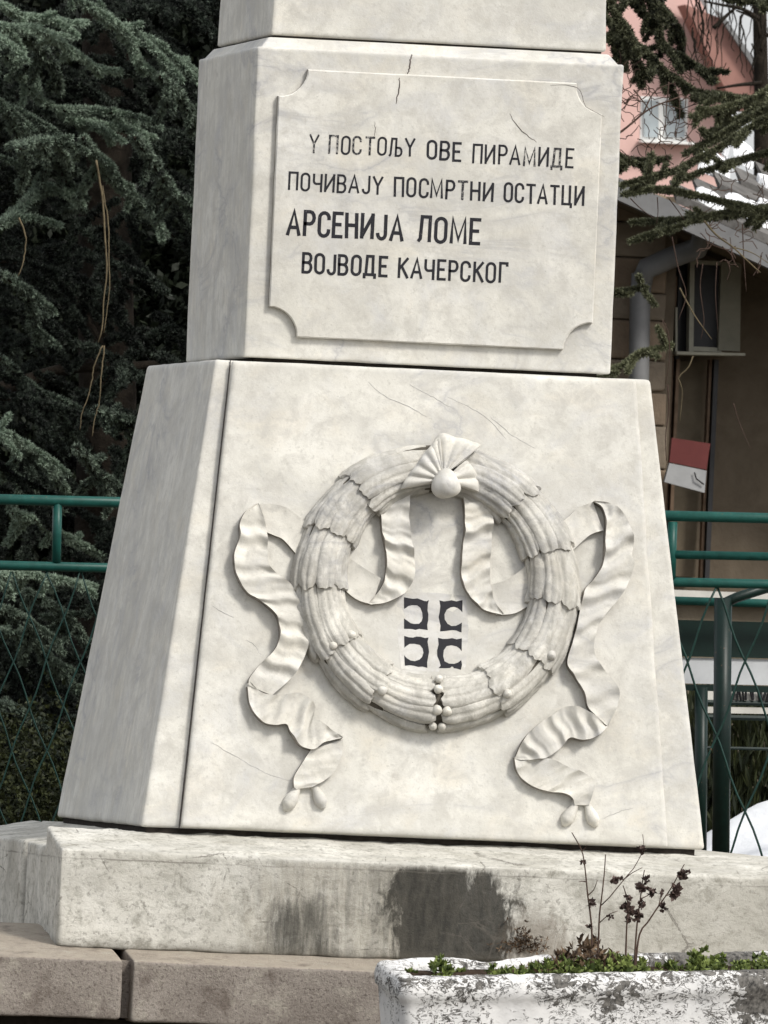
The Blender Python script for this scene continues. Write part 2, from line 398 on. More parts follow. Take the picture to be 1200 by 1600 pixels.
# ------------------------------------------------------------------ monument
XC = -.027; YC = .582
mon = empty('obelisk_monument', 'tall white marble memorial obelisk with carved wreath and four line inscription', 'monument')
def sq(h, z): return quad(XC-h, XC+h, YC-h, YC+h, z)
# lower steps of brown granite
def block(name, x0, x1, y0, y1, z0, z1, mat, seed, drop=0.0, **k):
    bt = quad(x0, x1, y0, y1, z0); tp = quad(x0, x1, y0, y1, z1); tp[0] = (x0, y0, z1-drop); tp[1] = (x1, y0, z1-drop)
    return rough_box(name, bt, tp, .006, mat, mon, seed=seed, **k)
SY = -.80
xs = [-2.35, -1.03, .10, 1.25, 2.3]
for i in range(4):
    block('step_stone', xs[i]+(.034 if i else 0), xs[i+1], SY, SY+.60, .245-.004*i, .520, M_gran, 11+i, .094, res=.06, rough=.003, chip=.007)
MB().box((-2.3, SY+.07, .25), (2.2, SY+.58, .425)).build('step_mortar', M_gran, mon)
MB().box((-2.3, SY+.13, -.1), (2.25, 2.4, .242)).build('foundation', M_grime, mon)
MB().box((-2.2, -.18, .244), (2.15, 2.2, .447)).build('step_core', M_gran, mon)
# base slabs of weathered marble
BH = 1.178; BY = YC-BH; zf = .757; zb = .822
def base_slab(x0, x1, y0, y1, zfront, zback, seed):
    bt = quad(x0, x1, y0, y1, .458); tp = [(x0, y0, zfront), (x1, y0, zfront), (x1, y1, zback), (x0, y1, zback)]
    return rough_box('base_slab', bt, tp, .004, M_base, mon, res=.03, rough=.0045, chip=.013, seed=seed, chips=6)
base_slab(XC-BH, XC+BH, BY, -.285, zf, zb-.002, 31)
rough_box('base_slab', [(XC-BH, -.283, .46), (XC-BH+.28, -.283, .46), (XC-BH+.28, .115, .46), (XC-BH, .115, .46)],
          [(XC-BH, -.283, .76), (XC-BH+.28, -.283, zb-.003), (XC-BH+.28, .115, zb-.003), (XC-BH, .115, .765)], .006, M_base, mon, rough=.005, chip=.012, seed=35)
rough_box('base_slab', [(XC-BH-.008, .150, .46), (XC-BH+.28, .150, .46), (XC-BH+.28, 1.76, .46), (XC-BH-.01, 1.76, .46)],
          [(XC-BH-.008, .150, .77), (XC-BH+.28, .150, zb-.003), (XC-BH+.28, 1.76, zb-.003), (XC-BH-.01, 1.76, .77)], .006, M_base, mon, rough=.005, chip=.02, seed=38)
rough_box('base_slab', quad(XC-BH+.284, XC+BH, -.281, 1.76, .46), quad(XC-BH+.284, XC+BH, -.281, 1.76, zb-.006), .006, M_base, mon, res=.2, seed=39)
MB().box((XC-BH+.03, -.2, .45), (XC+BH-.03, 1.7, .74)).build('base_core', M_grime, mon)
# frustum
LT, LB = .690, .890; ZT, ZB = 2.292, .833
MB().box((XC-.87, YC-.872, .70), (XC+.86, YC+.862, ZB+.002)).build('joint', M_grime, mon)
rough_box('lower_block', sq(LB, ZB), sq(LT, ZT), .013, M_body, mon, res=.08, rough=.0015, chip=.004, seed=41)
# relief plane on the battered front
bt_ = np.array([0, YC-LB, ZB]); tp_ = np.array([0, YC-LT, ZT]); EV = tp_-bt_; HV = np.linalg.norm(EV); EV = EV/HV; EX = np.array([1., 0, 0]); EN = np.cross(EX, EV)
PT = .030
O_ = bt_+EN*PT
def rel(u, v, h=0.0): return O_+EX*u+EV*v+EN*h
def uv(px, py):
    d = ray(px, py); t = np.dot(O_-CP, EN)/np.dot(d, EN); p = CP+d*t-O_; return (float(p[0]), float(np.dot(p, EV)))
def panel_part():
    z0 = .002; hb, ht = .768, .640
    def P(u, v, h): return bt_+EX*u+EV*v+EN*h
    # cracked upper corner and plain slab, slightly worn
    return rough_box('front_panel', [P(XC-hb, .001, .006), P(XC+hb, .001, .006), P(XC+hb, .001, PT), P(XC-hb, .001, PT)][::1],
                     [P(XC-ht, HV-.004, .006), P(XC+ht, HV-.004, .006), P(XC+ht, HV-.004, PT), P(XC-ht, HV-.004, PT)], .010, M_panel, mon, res=.05, rough=.001, chip=.010, seed=47)
pn = panel_part()
# flip the panel winding: its corners run with depth reversed
pn.data.flip_normals()
# dirt filled joint along the panel's left side
b = MB()
def Q(u, v, h): return tuple(bt_+EX*u+EV*v+EN*h)
for sx, w in ((-1, .004),):
    b.add([Q(XC+sx*.768, 0, .0015), Q(XC+sx*(.768+w), 0, .0015), Q(XC+sx*(.640+w*.6), HV, .0015), Q(XC+sx*.640, HV, .0015),
           Q(XC+sx*.768, 0, .005), Q(XC+sx*(.768+w*.6), 0, .004), Q(XC+sx*(.640+w*.4), HV, .004), Q(XC+sx*.640, HV, .005)],
          [(0, 1, 2, 3), (4, 5, 6, 7), (1, 2, 6, 5), (0, 1, 5, 4)])
b.build('joint', M_crackdirt0, mon)
# inscription block
BKH = .582; Z1, Z2 = 2.306, 3.276
MB().box((XC-.545, YC-.545, ZT-.004), (XC+.545, YC+.545, Z1+.004)).build('joint', M_grime, mon)
rough_box('inscription_block', sq(BKH, Z1), sq(BKH, Z2), .006, M_block, mon, res=.06, rough=.0012, chip=.008, seed=51)
rough_box('block_cap', sq(BKH-.004, Z2-.012), sq(.541, 3.309), .004, M_block, mon, res=.08, rough=.001, chip=.006, seed=52)
MB().box((XC-.520, YC-.520, 3.29), (XC+.520, YC+.520, 3.317)).build('joint', M_grime, mon)
# shaft and point
rough_box('shaft', sq(.533, 3.316), sq(.455, 6.3), .008, M_shaft, mon, res=.09, rough=.0012, chip=.006, seed=55)
mesh('pyramid_tip', [*[(x, y, 6.302) for x, y, z in sq(.452, 0)], (XC, YC, 6.95)], [(0, 1, 4), (1, 2, 4), (2, 3, 4), (3, 0, 4), (3, 2, 1, 0)], M_shaft, mon)

# ---- plaque with scooped corners
YP = YC-BKH
def wp(px, py, h=0.0):
    p = at(px, py, YP); return (p[0], p[2])
def plaque():
    # left, right, top, bottom in metres, corner radius
    tl = wp(433, 150); tl2 = wp(480, 108); bl = wp(419, 479); bl2 = wp(462, 526); br = wp(878.5, 548); br2 = wp(924.4, 505); tr = wp(899.5, 130.5); tr2 = wp(940, 178.5)
    def arc(a, b, c, n=9):   # concave arc from a to b round corner c
        ra = math.hypot(a[0]-c[0], a[1]-c[1]); rb = math.hypot(b[0]-c[0], b[1]-c[1])
        t0 = math.atan2(a[1]-c[1], a[0]-c[0]); t1 = math.atan2(b[1]-c[1], b[0]-c[0]); d = (t1-t0+math.pi) % (2*math.pi)-math.pi
        return [(c[0]+(ra+(rb-ra)*i/n)*math.cos(t0+d*i/n), c[1]+(ra+(rb-ra)*i/n)*math.sin(t0+d*i/n)) for i in range(n+1)]
    L = (tl[0]+bl[0])/2; Rr = (br2[0]+tr2[0])/2; T = (tl2[1]+tr[1])/2; Bm = (bl2[1]+br[1])/2
    pts = arc((L, tl[1]), (tl2[0], T), (L, T))+arc((tr[0], T), (Rr, tr2[1]), (Rr, T))+arc((Rr, br2[1]), (br[0], Bm), (Rr, Bm))+arc((bl2[0], Bm), (L, bl[1]), (L, Bm))
    # densify straight runs, then front face + bevel + side
    den = []
    for i, p in enumerate(pts):
        q = pts[(i+1) % len(pts)]; d = math.hypot(q[0]-p[0], q[1]-p[1]); n = max(1, int(d/.03))
        for k in range(n): den.append((p[0]+(q[0]-p[0])*k/n, p[1]+(q[1]-p[1])*k/n))
    n = len(den); cx = (L+Rr)/2; cz = (T+Bm)/2; h = .020; v = []
    for lay, (inn, y) in enumerate(((0, YP+.002), (0, YP-h+.004), (.004, YP-h))):
        for i, p in enumerate(den):
            a = den[i-1]; c = den[(i+1) % n]; tx, tz = c[0]-a[0], c[1]-a[1]; l = math.hypot(tx, tz)+1e-9
            w = .0012*nz((p[0], lay, p[1]), 25)
            v.append((p[0]+(-inn+w)*(-tz/l), y, p[1]+(-inn+w)*(tx/l)))
    f = []
    for lay in range(2):
        for i in range(n): f.append((lay*n+i, (lay+1)*n+i, (lay+1)*n+(i+1) % n, lay*n+(i+1) % n))
    f.append(tuple(range(3*n-1, 2*n-1, -1)))
    o = mesh('inscription_plaque', v, f, M_plaque, mon)
    bm = bmesh.new(); bm.from_mesh(o.data); bmesh.ops.recalc_face_normals(bm, faces=bm.faces); bm.to_mesh(o.data); bm.free()
    o.data.materials.append(M_sideshade)
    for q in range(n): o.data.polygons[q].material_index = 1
    return o, L, Rr, T, Bm
plq, PL, PR, PTp, PB = plaque()
plq['label'] = 'flat marble tablet with scooped corners and painted lettering'

# ---- lettering, drawn as pen strokes on a 0..1 high cell, width w
def arcpts(cx, cy, rx, ry, a0, a1, n=8): return [(cx+rx*math.cos(rad(a0+(a1-a0)*i/n)), cy+ry*math.sin(rad(a0+(a1-a0)*i/n))) for i in range(n+1)]
def oval(w): return arcpts(w/2, .78, w/2, .22, 0, 180)+arcpts(w/2, .22, w/2, .22, 180, 360)+[(w, .78)]
def G(ch):
    w = .44
    if ch == 'У': return .48, [[(0, 1), (.24, .48)], [(.48, 1), (.24, .48), (.24, 0)]]
    if ch == 'П': return .44, [[(0, 0), (0, 1), (.44, 1), (.44, 0)]]
    if ch == 'О': return .42, [oval(.42)]
    if ch == 'С': return .42, [arcpts(.21, .78, .21, .22, -8, 180)+arcpts(.21, .22, .21, .22, 180, 368)]
    if ch == 'Т': return .46, [[(0, 1), (.46, 1)], [(.23, 1), (.23, 0)]]
    if ch == 'Л': return .46, [[(0, 0), (.06, .08), (.10, 1), (.44, 1), (.44, 0)]]
    if ch == 'Љ': return .66, [[(0, 0), (.05, .08), (.10, 1), (.34, 1), (.34, 0), (.50, 0)]+arcpts(.50, .24, .16, .24, -90, 90, 6)+[(.34, .48)]]
    if ch == 'В': return .42, [[(0, 0), (0, 1), (.24, 1)]+arcpts(.24, .76, .16, .24, 90, -90, 6)+[(0, .52)], [(.24, .52)]+arcpts(.24, .26, .18, .26, 90, -90, 6)+[(0, 0)]]
    if ch == 'Е': return .36, [[(.36, 1), (0, 1), (0, 0), (.36, 0)], [(0, .52), (.29, .52)]]
    if ch == 'И': return .46, [[(0, 1), (0, 0)], [(0, .04), (.46, .96)], [(.46, 1), (.46, 0)]]
    if ch == 'Р': return .40, [[(0, 0), (0, 1), (.22, 1)]+arcpts(.22, .74, .18, .26, 90, -90, 6)+[(0, .48)]]
    if ch == 'А': return .50, [[(0, 0), (.25, 1), (.50, 0)], [(.09, .30), (.41, .30)]]
    if ch == 'М': return .58, [[(0, 0), (.03, 1), (.29, .12), (.55, 1), (.58, 0)]]
    if ch == 'Д': return .54, [[(0, -.14), (0, .02), (.54, .02), (.54, -.14)], [(.08, .02), (.14, 1), (.44, 1), (.44, .02)]]
    if ch == 'Ч': return .42, [[(0, 1), (0, .66)]+arcpts(.15, .62, .15, .18, 180, 270, 4)+[(.42, .46)], [(.42, 1), (.42, 0)]]
    if ch == 'Ј': return .34, [[(.34, 1), (.34, .22)]+arcpts(.17, .20, .17, .20, 0, -180, 8)]
    if ch == 'Н': return .44, [[(0, 1), (0, 0)], [(.44, 1), (.44, 0)], [(0, .52), (.44, .52)]]
    if ch == 'Ц': return .50, [[(0, 1), (0, 0), (.50, 0), (.50, -.16)], [(.42, 1), (.42, 0)]]
    if ch == 'К': return .44, [[(0, 1), (0, 0)], [(.42, 1), (.02, .46)], [(.13, .58), (.44, 0)]]
    if ch == 'Г': return .36, [[(0, 0), (0, 1), (.36, 1), (.36, .88)]]
    raise KeyError(ch)
def stroke_mesh(b, pts, th, tf, lift):
    """one pen stroke with mitred joins, as a thin raised layer of paint"""
    P = [np.array(p) for p in pts]; n = len(P); closed = n > 2 and np.linalg.norm(P[0]-P[-1]) < 1e-6
    v = []
    for i in range(n):
        if closed: a = P[i-1] if i > 0 else P[-2]; c = P[(i+1)] if i < n-1 else P[1]
        else: a = P[max(i-1, 0)]; c = P[min(i+1, n-1)]
        d1 = P[i]-a if np.linalg.norm(P[i]-a) > 1e-6 else c-P[i]; d2 = c-P[i] if np.linalg.norm(c-P[i]) > 1e-6 else d1
        d1 = d1/np.linalg.norm(d1); d2 = d2/np.linalg.norm(d2); n1 = np.array([-d1[1], d1[0]]); n2 = np.array([-d2[1], d2[0]])
        m_ = n1+n2; l = np.linalg.norm(m_); m_ = m_/l if l > .2 else n1; k = min(1/max(.35, abs(np.dot(m_, n1))), 2.0)
        ext = np.zeros(2)
        if not closed and i == 0: ext = -d2*th*.35
        if not closed and i == n-1: ext = d1*th*.35
        v.append(P[i]+ext+m_*th/2*k); v.append(P[i]+ext-m_*th/2*k)
    vv = [tf(p, lift) for p in v]; f = [(2*i, 2*i+1, 2*i+3, 2*i+2) for i in range(n-1)]
    b.add(vv, f)
def word(txt, p0, p1, h0, h1, th, mats, seed):
    """p0, p1: base line start and end in the photograph, h0, h1 cap heights in pixels"""
    a = wp(*p0); c = wp(*p1); H0 = h0/497.; H1 = h1/497.
    ws = [G(x)[0] for x in txt]; gap = .24; tot = sum(ws)+gap*(len(txt)-1)
    dx = (c[0]-a[0]); sc = dx/tot; x = 0
    for i, ch in enumerate(txt):
        w, st = G(ch); b = MB(); t = x/tot; H = H0+(H1-H0)*t; rr = random.Random(seed*50+i)
        jx, jz, tilt = rr.uniform(-.0012, .0012), rr.uniform(-.0015, .0015), rr.uniform(-.02, .02)
        for q, s in enumerate(st):
            def tf(p, lift, x=x, H=H, jx=jx, jz=jz, tilt=tilt):
                X = a[0]+(x+p[0])*sc+jx+tilt*p[1]*H; Z = a[1]+(c[1]-a[1])*(x+w/2)/tot+p[1]*H+jz
                return (X, YP-.0206-lift, Z)
            s = [(px*sc/H, pz) for px, pz in s]
            stroke_mesh(b, s, th*.86/497./H, lambda p, lift: tf((p[0]*H/sc, p[1]), lift), .0002*q)
        b.build('letter', mats(i), plq); x += w+gap
ink = lambda i: M_ink
word('У', (482, 238), (495, 238.5), 27, 27, 3.4, lambda i: M_inkold, 1)
word('ПОСТОЉУ', (513, 239.5), (645, 244.5), 27, 26, 3.8, lambda i: M_inkold if i in (0, 2, 3) else M_ink, 2)
word('ОВЕ', (666, 248), (717, 251.5), 27, 27, 4.6, ink, 3)
word('ПИРАМИДЕ', (738, 254), (893, 262), 28, 28, 4.0, lambda i: M_inkold if i in (4, 6) else M_ink, 4)
word('ПОЧИВАЈУ', (450, 296.5), (595, 303), 26, 26, 4.0, ink, 5)
word('ПОСМРТНИ', (615, 306), (767, 314), 28, 27, 4.4, lambda i: M_inkold if i in (5,) else M_ink, 6)
word('ОСТАТЦИ', (786, 315), (909, 320.5), 28, 28, 4.4, ink, 7)
word('АРСЕНИЈА', (448, 365.5), (626, 375), 36, 36, 6.4, ink, 8)
word('ЛОМЕ', (653, 376.5), (747, 381), 37, 37, 6.2, ink, 9)
word('ВОЈВОДЕ', (471, 426), (602, 431.5), 29, 29, 5.2, ink, 10)
word('КАЧЕРСКОГ', (621, 433), (789, 441.5), 29, 29, 4.8, ink, 11)

# ---- cracks: open hairlines filled with dirt
def crack(pts, r, Yof, parent, mat=None, name='crack', seed=0):
    b = MB(); rr = random.Random(seed); L = smoothline([(p[0], p[1]) for p in pts], 14)
    W3 = []
    for i, p in enumerate(L):
        q = Yof(p[0]+rr.uniform(-1, 1)*.8, p[1]+rr.uniform(-1, 1)*.8); W3.append(q)
    b.tube(W3, [r*(.35+.65*math.sin(math.pi*(i+.6)/14.2)) for i in range(14)], 4); return b.build(name, mat or M_crackdirt, parent)
M_veinline = plain('dark_vein', (.47, .46, .45), .8, .3, 40)
M_crackdirt = plain('crack_dirt', (.16, .14, .13), .95, .4, 40, .1)
fb = lambda x, y: at(x, y, YP-.0003)
fp = lambda x, y: at(x, y, YP-.0203)
fpan = lambda x, y: rel(*uv(x, y), .0005)
crack([(644, 84), (641, 95), (640, 106), (637, 116)], .0026, fb, mon, seed=1)
crack([(624, 121), (624, 135), (622, 146), (619, 162)], .0022, fp, plq, seed=2)
crack([(586, 190), (586, 204), (584, 216)], .0009, fp, plq, seed=3)
crack([(797, 178), (806, 194), (822, 210), (838, 222)], .0014, fp, plq, seed=4)
crack([(860, 133), (880, 132), (905, 140), (915, 165), (930, 176), (945, 182)], .0010, fp, plq, seed=5)
for i, pts in enumerate([[(575, 596), (600, 618), (640, 636), (668, 652)], [(700, 620), (740, 640), (768, 660), (790, 686)],
                         [(765, 650), (800, 680), (835, 700)], [(330, 946), (345, 955), (365, 965)], [(640, 600), (690, 628), (710, 640)],
                         [(383, 1000), (396, 1006), (408, 1024)], [(940, 1280), (968, 1268), (990, 1262)], [(330, 1160), (420, 1210), (470, 1222)]]):
    crack(pts, .0007, fpan, mon, M_veinline, seed=20+i)

# ------------------------------------------------------------------ wreath
WC = uv(681, 917); RM = .370; RT = .086; HS = .82
wreath = bpy.data.objects.new('wreath', None); COL.objects.link(wreath); wreath.parent = mon
wreath['label'] = 'carved marble wreath of overlapping fluted leaves round the cross emblem'
def tor(a, phi, r, side):
    """a: angle from the top in degrees on the given side, phi: around the tube, 0 = facing out"""
    R_ = RM+r*math.sin(phi); h = r*math.cos(phi)*HS+.006
    return rel(WC[0]+side*R_*math.sin(rad(a)), WC[1]+R_*math.cos(rad(a)), h)
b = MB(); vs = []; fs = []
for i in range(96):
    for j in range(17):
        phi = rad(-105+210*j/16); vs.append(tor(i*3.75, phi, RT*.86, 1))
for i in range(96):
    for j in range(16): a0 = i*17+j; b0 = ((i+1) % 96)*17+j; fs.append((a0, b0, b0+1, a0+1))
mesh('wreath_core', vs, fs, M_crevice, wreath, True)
def leaf(side, a0, a1, phi0, pw, seed, lift=0.0, endlift=1.0):
    rr = random.Random(seed); nt_, ns = 16, 16; V = []; Fx = []
    ph1, ph2 = rr.uniform(0, 6), rr.uniform(0, 6); k1 = rr.choice((1, 1, 1.5)); skew = rr.uniform(-.10, .10)
    slen = 1+rr.uniform(-.04, .04); rad_off = rr.uniform(-.0012, .0018)
    def pt(t, s, drop=0.0):
        # t 0..1 along, s -1..1 across
        wd = pw*(.86+.16*math.sin(min(1, t*1.05)*math.pi*.6))*(1-.13*(max(0, t-.75)/.25)**1.6)
        tend = slen*(1-.085*abs(s)**2.4+.012*math.sin(s*4+ph1)+.011*math.sin(s*9+ph2))
        a = a0+(a1-a0)*t*tend; phi = rad(phi0+wd*s+skew*30*t)
        r = RT*(.845+.185*t**1.3*endlift+lift)
        r += .0085*(1-abs(s)**3.2)-.001+rad_off                                        # leaf is rounded
        r -= .0052*(.5+.5*math.cos(s*math.pi*2*k1+ph2*.3+.8*math.sin(3*t+ph1)*.4))**5*(.6+.4*t)    # flutes
        r -= .004*max(0, t-.90)/.10                                    # tip turns in
        p = tor(a, phi, r, side)
        r += .0045*nz(p, 12, seed % 7)+.0026*nz(p, 38, 2)+.0014*nz(p, 90, 2)
        return tor(a, phi, r-drop, side)
    for i in range(nt_+1):
        for j in range(ns+1): V.append(pt(i/nt_, -1+2*j/ns))
    g = lambda i, j: i*(ns+1)+j
    for i in range(nt_):
        for j in range(ns): Fx.append((g(i, j), g(i, j+1), g(i+1, j+1), g(i+1, j)))
    ring = [(i, 0) for i in range(nt_+1)]+[(nt_, j) for j in range(1, ns+1)]+[(i, ns) for i in range(nt_-1, -1, -1)]
    k = len(V); 
    for (i, j) in ring: V.append(pt(i/nt_, -1+2*j/ns))
    for (i, j) in ring: V.append(pt(i/nt_, -1+2*j/ns, .024))
    m = len(ring)
    for q in range(m-1): Fx.append((k+q, k+q+1, k+m+q+1, k+m+q))
    if side < 0: Fx = [f[::-1] for f in Fx]
    o = mesh('leaf', V, Fx, M_leaf, wreath, True)
    return o
SEG = {-1: [8, 41, 66, 93, 123, 151, 178.6], 1: [9, 43, 70, 96, 125, 150, 178.6]}
sd = 100
for side in (-1, 1):
    L = SEG[side]
    for i in range(len(L)-1):
        rr = random.Random(sd); nl = 5; cs = [-80, -41, -3, 36, 76]
        order = [0, 4, 1, 3, 2]
        for j in order:
            sd += 1
            ov = 1.5 if i < len(L)-2 else 0
            leaf(side, L[i]-2.0, L[i+1]+ov+rr.uniform(-.9, 1.2)*(1 if i < len(L)-2 else .4), cs[j]+rr.uniform(-5, 5), 23.0+rr.uniform(-2, 2), sd, lift={0: -.02, 4: -.02, 1: 0, 3: .0, 2: .02}[j])
def ball(name, c, r, parent, mat, flat=1.0, seed=0, n=8):
    v = []; f = []
    for i in range(n+1):
        th = math.pi*i/n
        for j in range(2*n):
            ph = math.pi*j/n; rr_ = r*(1+.05*math.sin(3*ph+seed)*math.sin(th)+.10*nz((math.sin(th)*math.cos(ph), math.sin(th)*math.sin(ph), math.cos(th)), 1.6, seed))
            v.append(rel(c[0]+rr_*math.sin(th)*math.cos(ph), c[1]+rr_*math.sin(th)*math.sin(ph), c[2]+rr_*flat*math.cos(th)))
    for i in range(n):
        for j in range(2*n): f.append((i*2*n+j, (i+1)*2*n+j, (i+1)*2*n+(j+1) % (2*n), i*2*n+(j+1) % (2*n)))
    return mesh(name, v, f, mat, parent, True)
c4 = lambda x, y: (420+x/2.3077, 660+y/2.3077)
for i, (x, y, r, h) in enumerate([q for k_, q in enumerate([(600, 935, 15, .062), (595, 974, 17, .074), (592, 1048, 19, .066), (628, 1052, 18, .066), (583, 1102, 15, .038), (615, 1103, 15, .038), (394, 978, 18, .070),
                                  (218, 816, 15, .066), (284, 776, 17, .060), (845, 990, 17, .070), (1004, 850, 18, .062), (950, 808, 15, .070), (812, 934, 17, .062), (840, 1022, 14, .052), (428, 905, 14, .050), (990, 425, 15, .064), (1035, 650, 14, .05), (880, 290, 15, .06)]) if k_ not in (13, 14, 15, 16, 17, 11, 12)]):
    u, v = uv(*c4(x, y)); ball('berry', (u, v, h+.006), r*.00088, wreath, M_relief, seed=i, n=6)

# knot of pleated ribbon over the top of the wreath
def fan(name, centre, pts, h0, h1, pleats, seed):
    """pleated cloth: outline pts (photo crop coordinates) seen from a gathering point"""
    c = uv(*c4(*centre)); E = smoothline([uv(*c4(*p)) for p in pts], 40); V = []; Fx = []; nr = 9
    for j, e in enumerate(E):
        s = j/39
        for i in range(nr+1):
            t = i/nr; pl = abs(math.sin(s*math.pi*pleats+seed))*.013*(.3+.7*t)
            h = h0+(h1-h0)*t-.012*t*t*(1 if t < .9 else 1.8)+pl+.004*math.sin(math.pi*s)
            V.append(rel(c[0]+(e[0]-c[0])*t, c[1]+(e[1]-c[1])*t, h))
        V.append(rel(e[0], e[1], h-.035))
    m = nr+2
    for j in range(39):
        for i in range(nr+1): Fx.append((j*m+i, j*m+i+1, (j+1)*m+i+1, (j+1)*m+i))
    for j in (0, 39):
        k = len(V)
        for i in range(nr+2): V.append(V[j*m+i])
        for i in range(nr+2):
            p = V[j*m+i]; V.append(tuple(np.array(p)-EN*.03))
        for i in range(nr+1): Fx.append((k+i, k+i+1, k+m+i+1, k+m+i))
    o = mesh(name, V, Fx, M_relief, wreath, True)
    bm = bmesh.new(); bm.from_mesh(o.data); bmesh.ops.recalc_face_normals(bm, faces=bm.faces); bm.to_mesh(o.data); bm.free()
    return o
fan('ribbon_knot', (612, 205), [(560, 110), (585, 75), (606, 52), (660, 66), (745, 92), (720, 120), (690, 150)], .086, .090, 4.5, .4)
fan('ribbon_knot', (612, 225), [(462, 252), (478, 215), (505, 180), (528, 150), (548, 120), (575, 92), (600, 66)], .088, .092, 4.5, .2)
fan('ribbon_knot', (614, 225), [(672, 165), (700, 150), (722, 180), (738, 208), (742, 262)], .088, .086, 2.5, .9)
u, v = uv(*c4(618, 240)); ball('knob', (u, v, .098), .0455, wreath, M_relief, .9, 3, 14)
ball('knob_boss', (u, v, .130), .018, wreath, M_relief, .6, 5, 8)

# ------------------------------------------------------------------ ribbons
c5 = lambda x, y: (340+x/2.858, 740+y/2.858)
c6 = lambda x, y: (700+x/2.6675, 740+y/2.6675)
def ribbon(conv, Ls, Rs, h0, h1, ridges, amp, seed=0, nseg=90, name='ribbon_fold', crisp=.5, edge=.8):
    A = smoothline([uv(*conv(*p)) for p in Ls], nseg+1); B = smoothline([uv(*conv(*p)) for p in Rs], nseg+1); ns = 8; V = []; Fx = []
    def hh(t, s):
        x = t*ridges*1.25+seed*.37+.12*math.sin(3*s)+.10*math.sin(9*t+seed)
        w = .5+.5*math.sin(2*math.pi*x); w = .62*w**1.3+.38*(1-abs(math.sin(math.pi*(x*1.63+.4*math.sin(seed)))))**1.2
        env = min(1, t*5+.3)*min(1, (1-t)*5+.3)
        return h0+.008+(h1-h0)*t+1.9*amp*w*env*(.75+.25*math.sin(7*t+seed))+edge*.006*(abs(s)**3)
    for i in range(nseg+1):
        t = i/nseg
        V.append(rel(*A[i], -.002))
        for j in range(ns+1):
            s = j/ns; p = A[i]*(1-s)+B[i]*s; V.append(rel(p[0], p[1], hh(t, s*2-1)))
        V.append(rel(*B[i], -.002))
    # separate skirt vertices keep the edges crisp
    m = ns+3
    for i in range(nseg):
        for j in range(1, ns+1): Fx.append((i*m+j, (i+1)*m+j, (i+1)*m+j+1, i*m+j+1))
    k = len(V)
    for i in range(nseg+1): V += [V[i*m+1], V[i*m], V[i*m+m-2], V[i*m+m-1]]
    for i in range(nseg):
        q = k+4*i; Fx += [(q, q+1, q+5, q+4), (q+2, q+6, q+7, q+3)]
    for i in (0, nseg): 
        k2 = len(V); V += [V[i*m+1+j] for j in range(ns+1)]+[tuple(rel(*(A[i]*(1-j/ns)+B[i]*j/ns), -.002)) for j in range(ns+1)]
        for j in range(ns): Fx.append((k2+j, k2+j+1, k2+ns+2+j, k2+ns+1+j))
    o = mesh(name, V, Fx, M_relief, mon, True)
    bm = bmesh.new(); bm.from_mesh(o.data); bmesh.ops.recalc_face_normals(bm, faces=bm.faces); bm.to_mesh(o.data); bm.free()
    # outward: check first top face
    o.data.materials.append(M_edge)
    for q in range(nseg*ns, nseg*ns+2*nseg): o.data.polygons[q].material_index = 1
    f = o.data.polygons[0]
    if f.normal.dot(Vector(EN)) < 0: o.data.flip_normals()
    return o
def bead(conv, P, R_, name='ribbon_tail'):
    L = smoothline([uv(*conv(*p)) for p in P], 16); rr_ = np.interp(np.linspace(0, 1, 16), np.linspace(0, 1, len(R_)), R_)
    b = MB(); pts = [rel(p[0], p[1], .004+r*.15) for p, r in zip(L, rr_)]
    b.tube(pts, list(rr_), 12); return b.build(name, M_relief, mon, True)
# left outer ribbon
ribbon(c5, [(178, 142), (240, 140), (310, 160), (400, 230)], [(205, 262), (250, 280), (290, 300), (345, 360)], .006, .004, 1.2, .003, 1)
ribbon(c5, [(172, 138), (118, 175), (92, 230), (92, 290), (66, 370), (80, 460), (125, 535), (190, 577), (240, 620), (265, 660), (270, 735), (245, 795), (185, 855), (138, 915), (130, 950)],
       [(176, 140), (200, 210), (212, 270), (215, 340), (220, 410), (262, 455), (320, 500), (350, 560), (368, 620), (385, 690), (395, 750), (392, 790), (368, 850), (320, 920), (236, 995)], .020, .016, 7.2, .011, 2)
ribbon(c5, [(126, 955), (140, 1040), (185, 1105), (245, 1128), (300, 1124), (320, 1160), (360, 1215), (420, 1237), (470, 1205), (553, 1185)],
       [(134, 930), (185, 978), (240, 994), (300, 990), (362, 984), (405, 1012), (430, 1050), (425, 1085), (470, 1125), (553, 1182)], .013, .014, 4.2, .012, 3)
ribbon(c5, [(412, 1236), (370, 1300), (338, 1355), (335, 1400), (345, 1412)], [(555, 1190), (552, 1250), (520, 1330), (470, 1375), (420, 1402)], .008, .010, 1.6, .006, 4)
bead(c5, [(362, 1370), (350, 1415), (322, 1465), (300, 1508)], [.013, .011, .015, .0215, .0215, .006])
bead(c5, [(405, 1370), (432, 1405), (455, 1455), (472, 1498)], [.013, .010, .013, .019, .0195, .006])
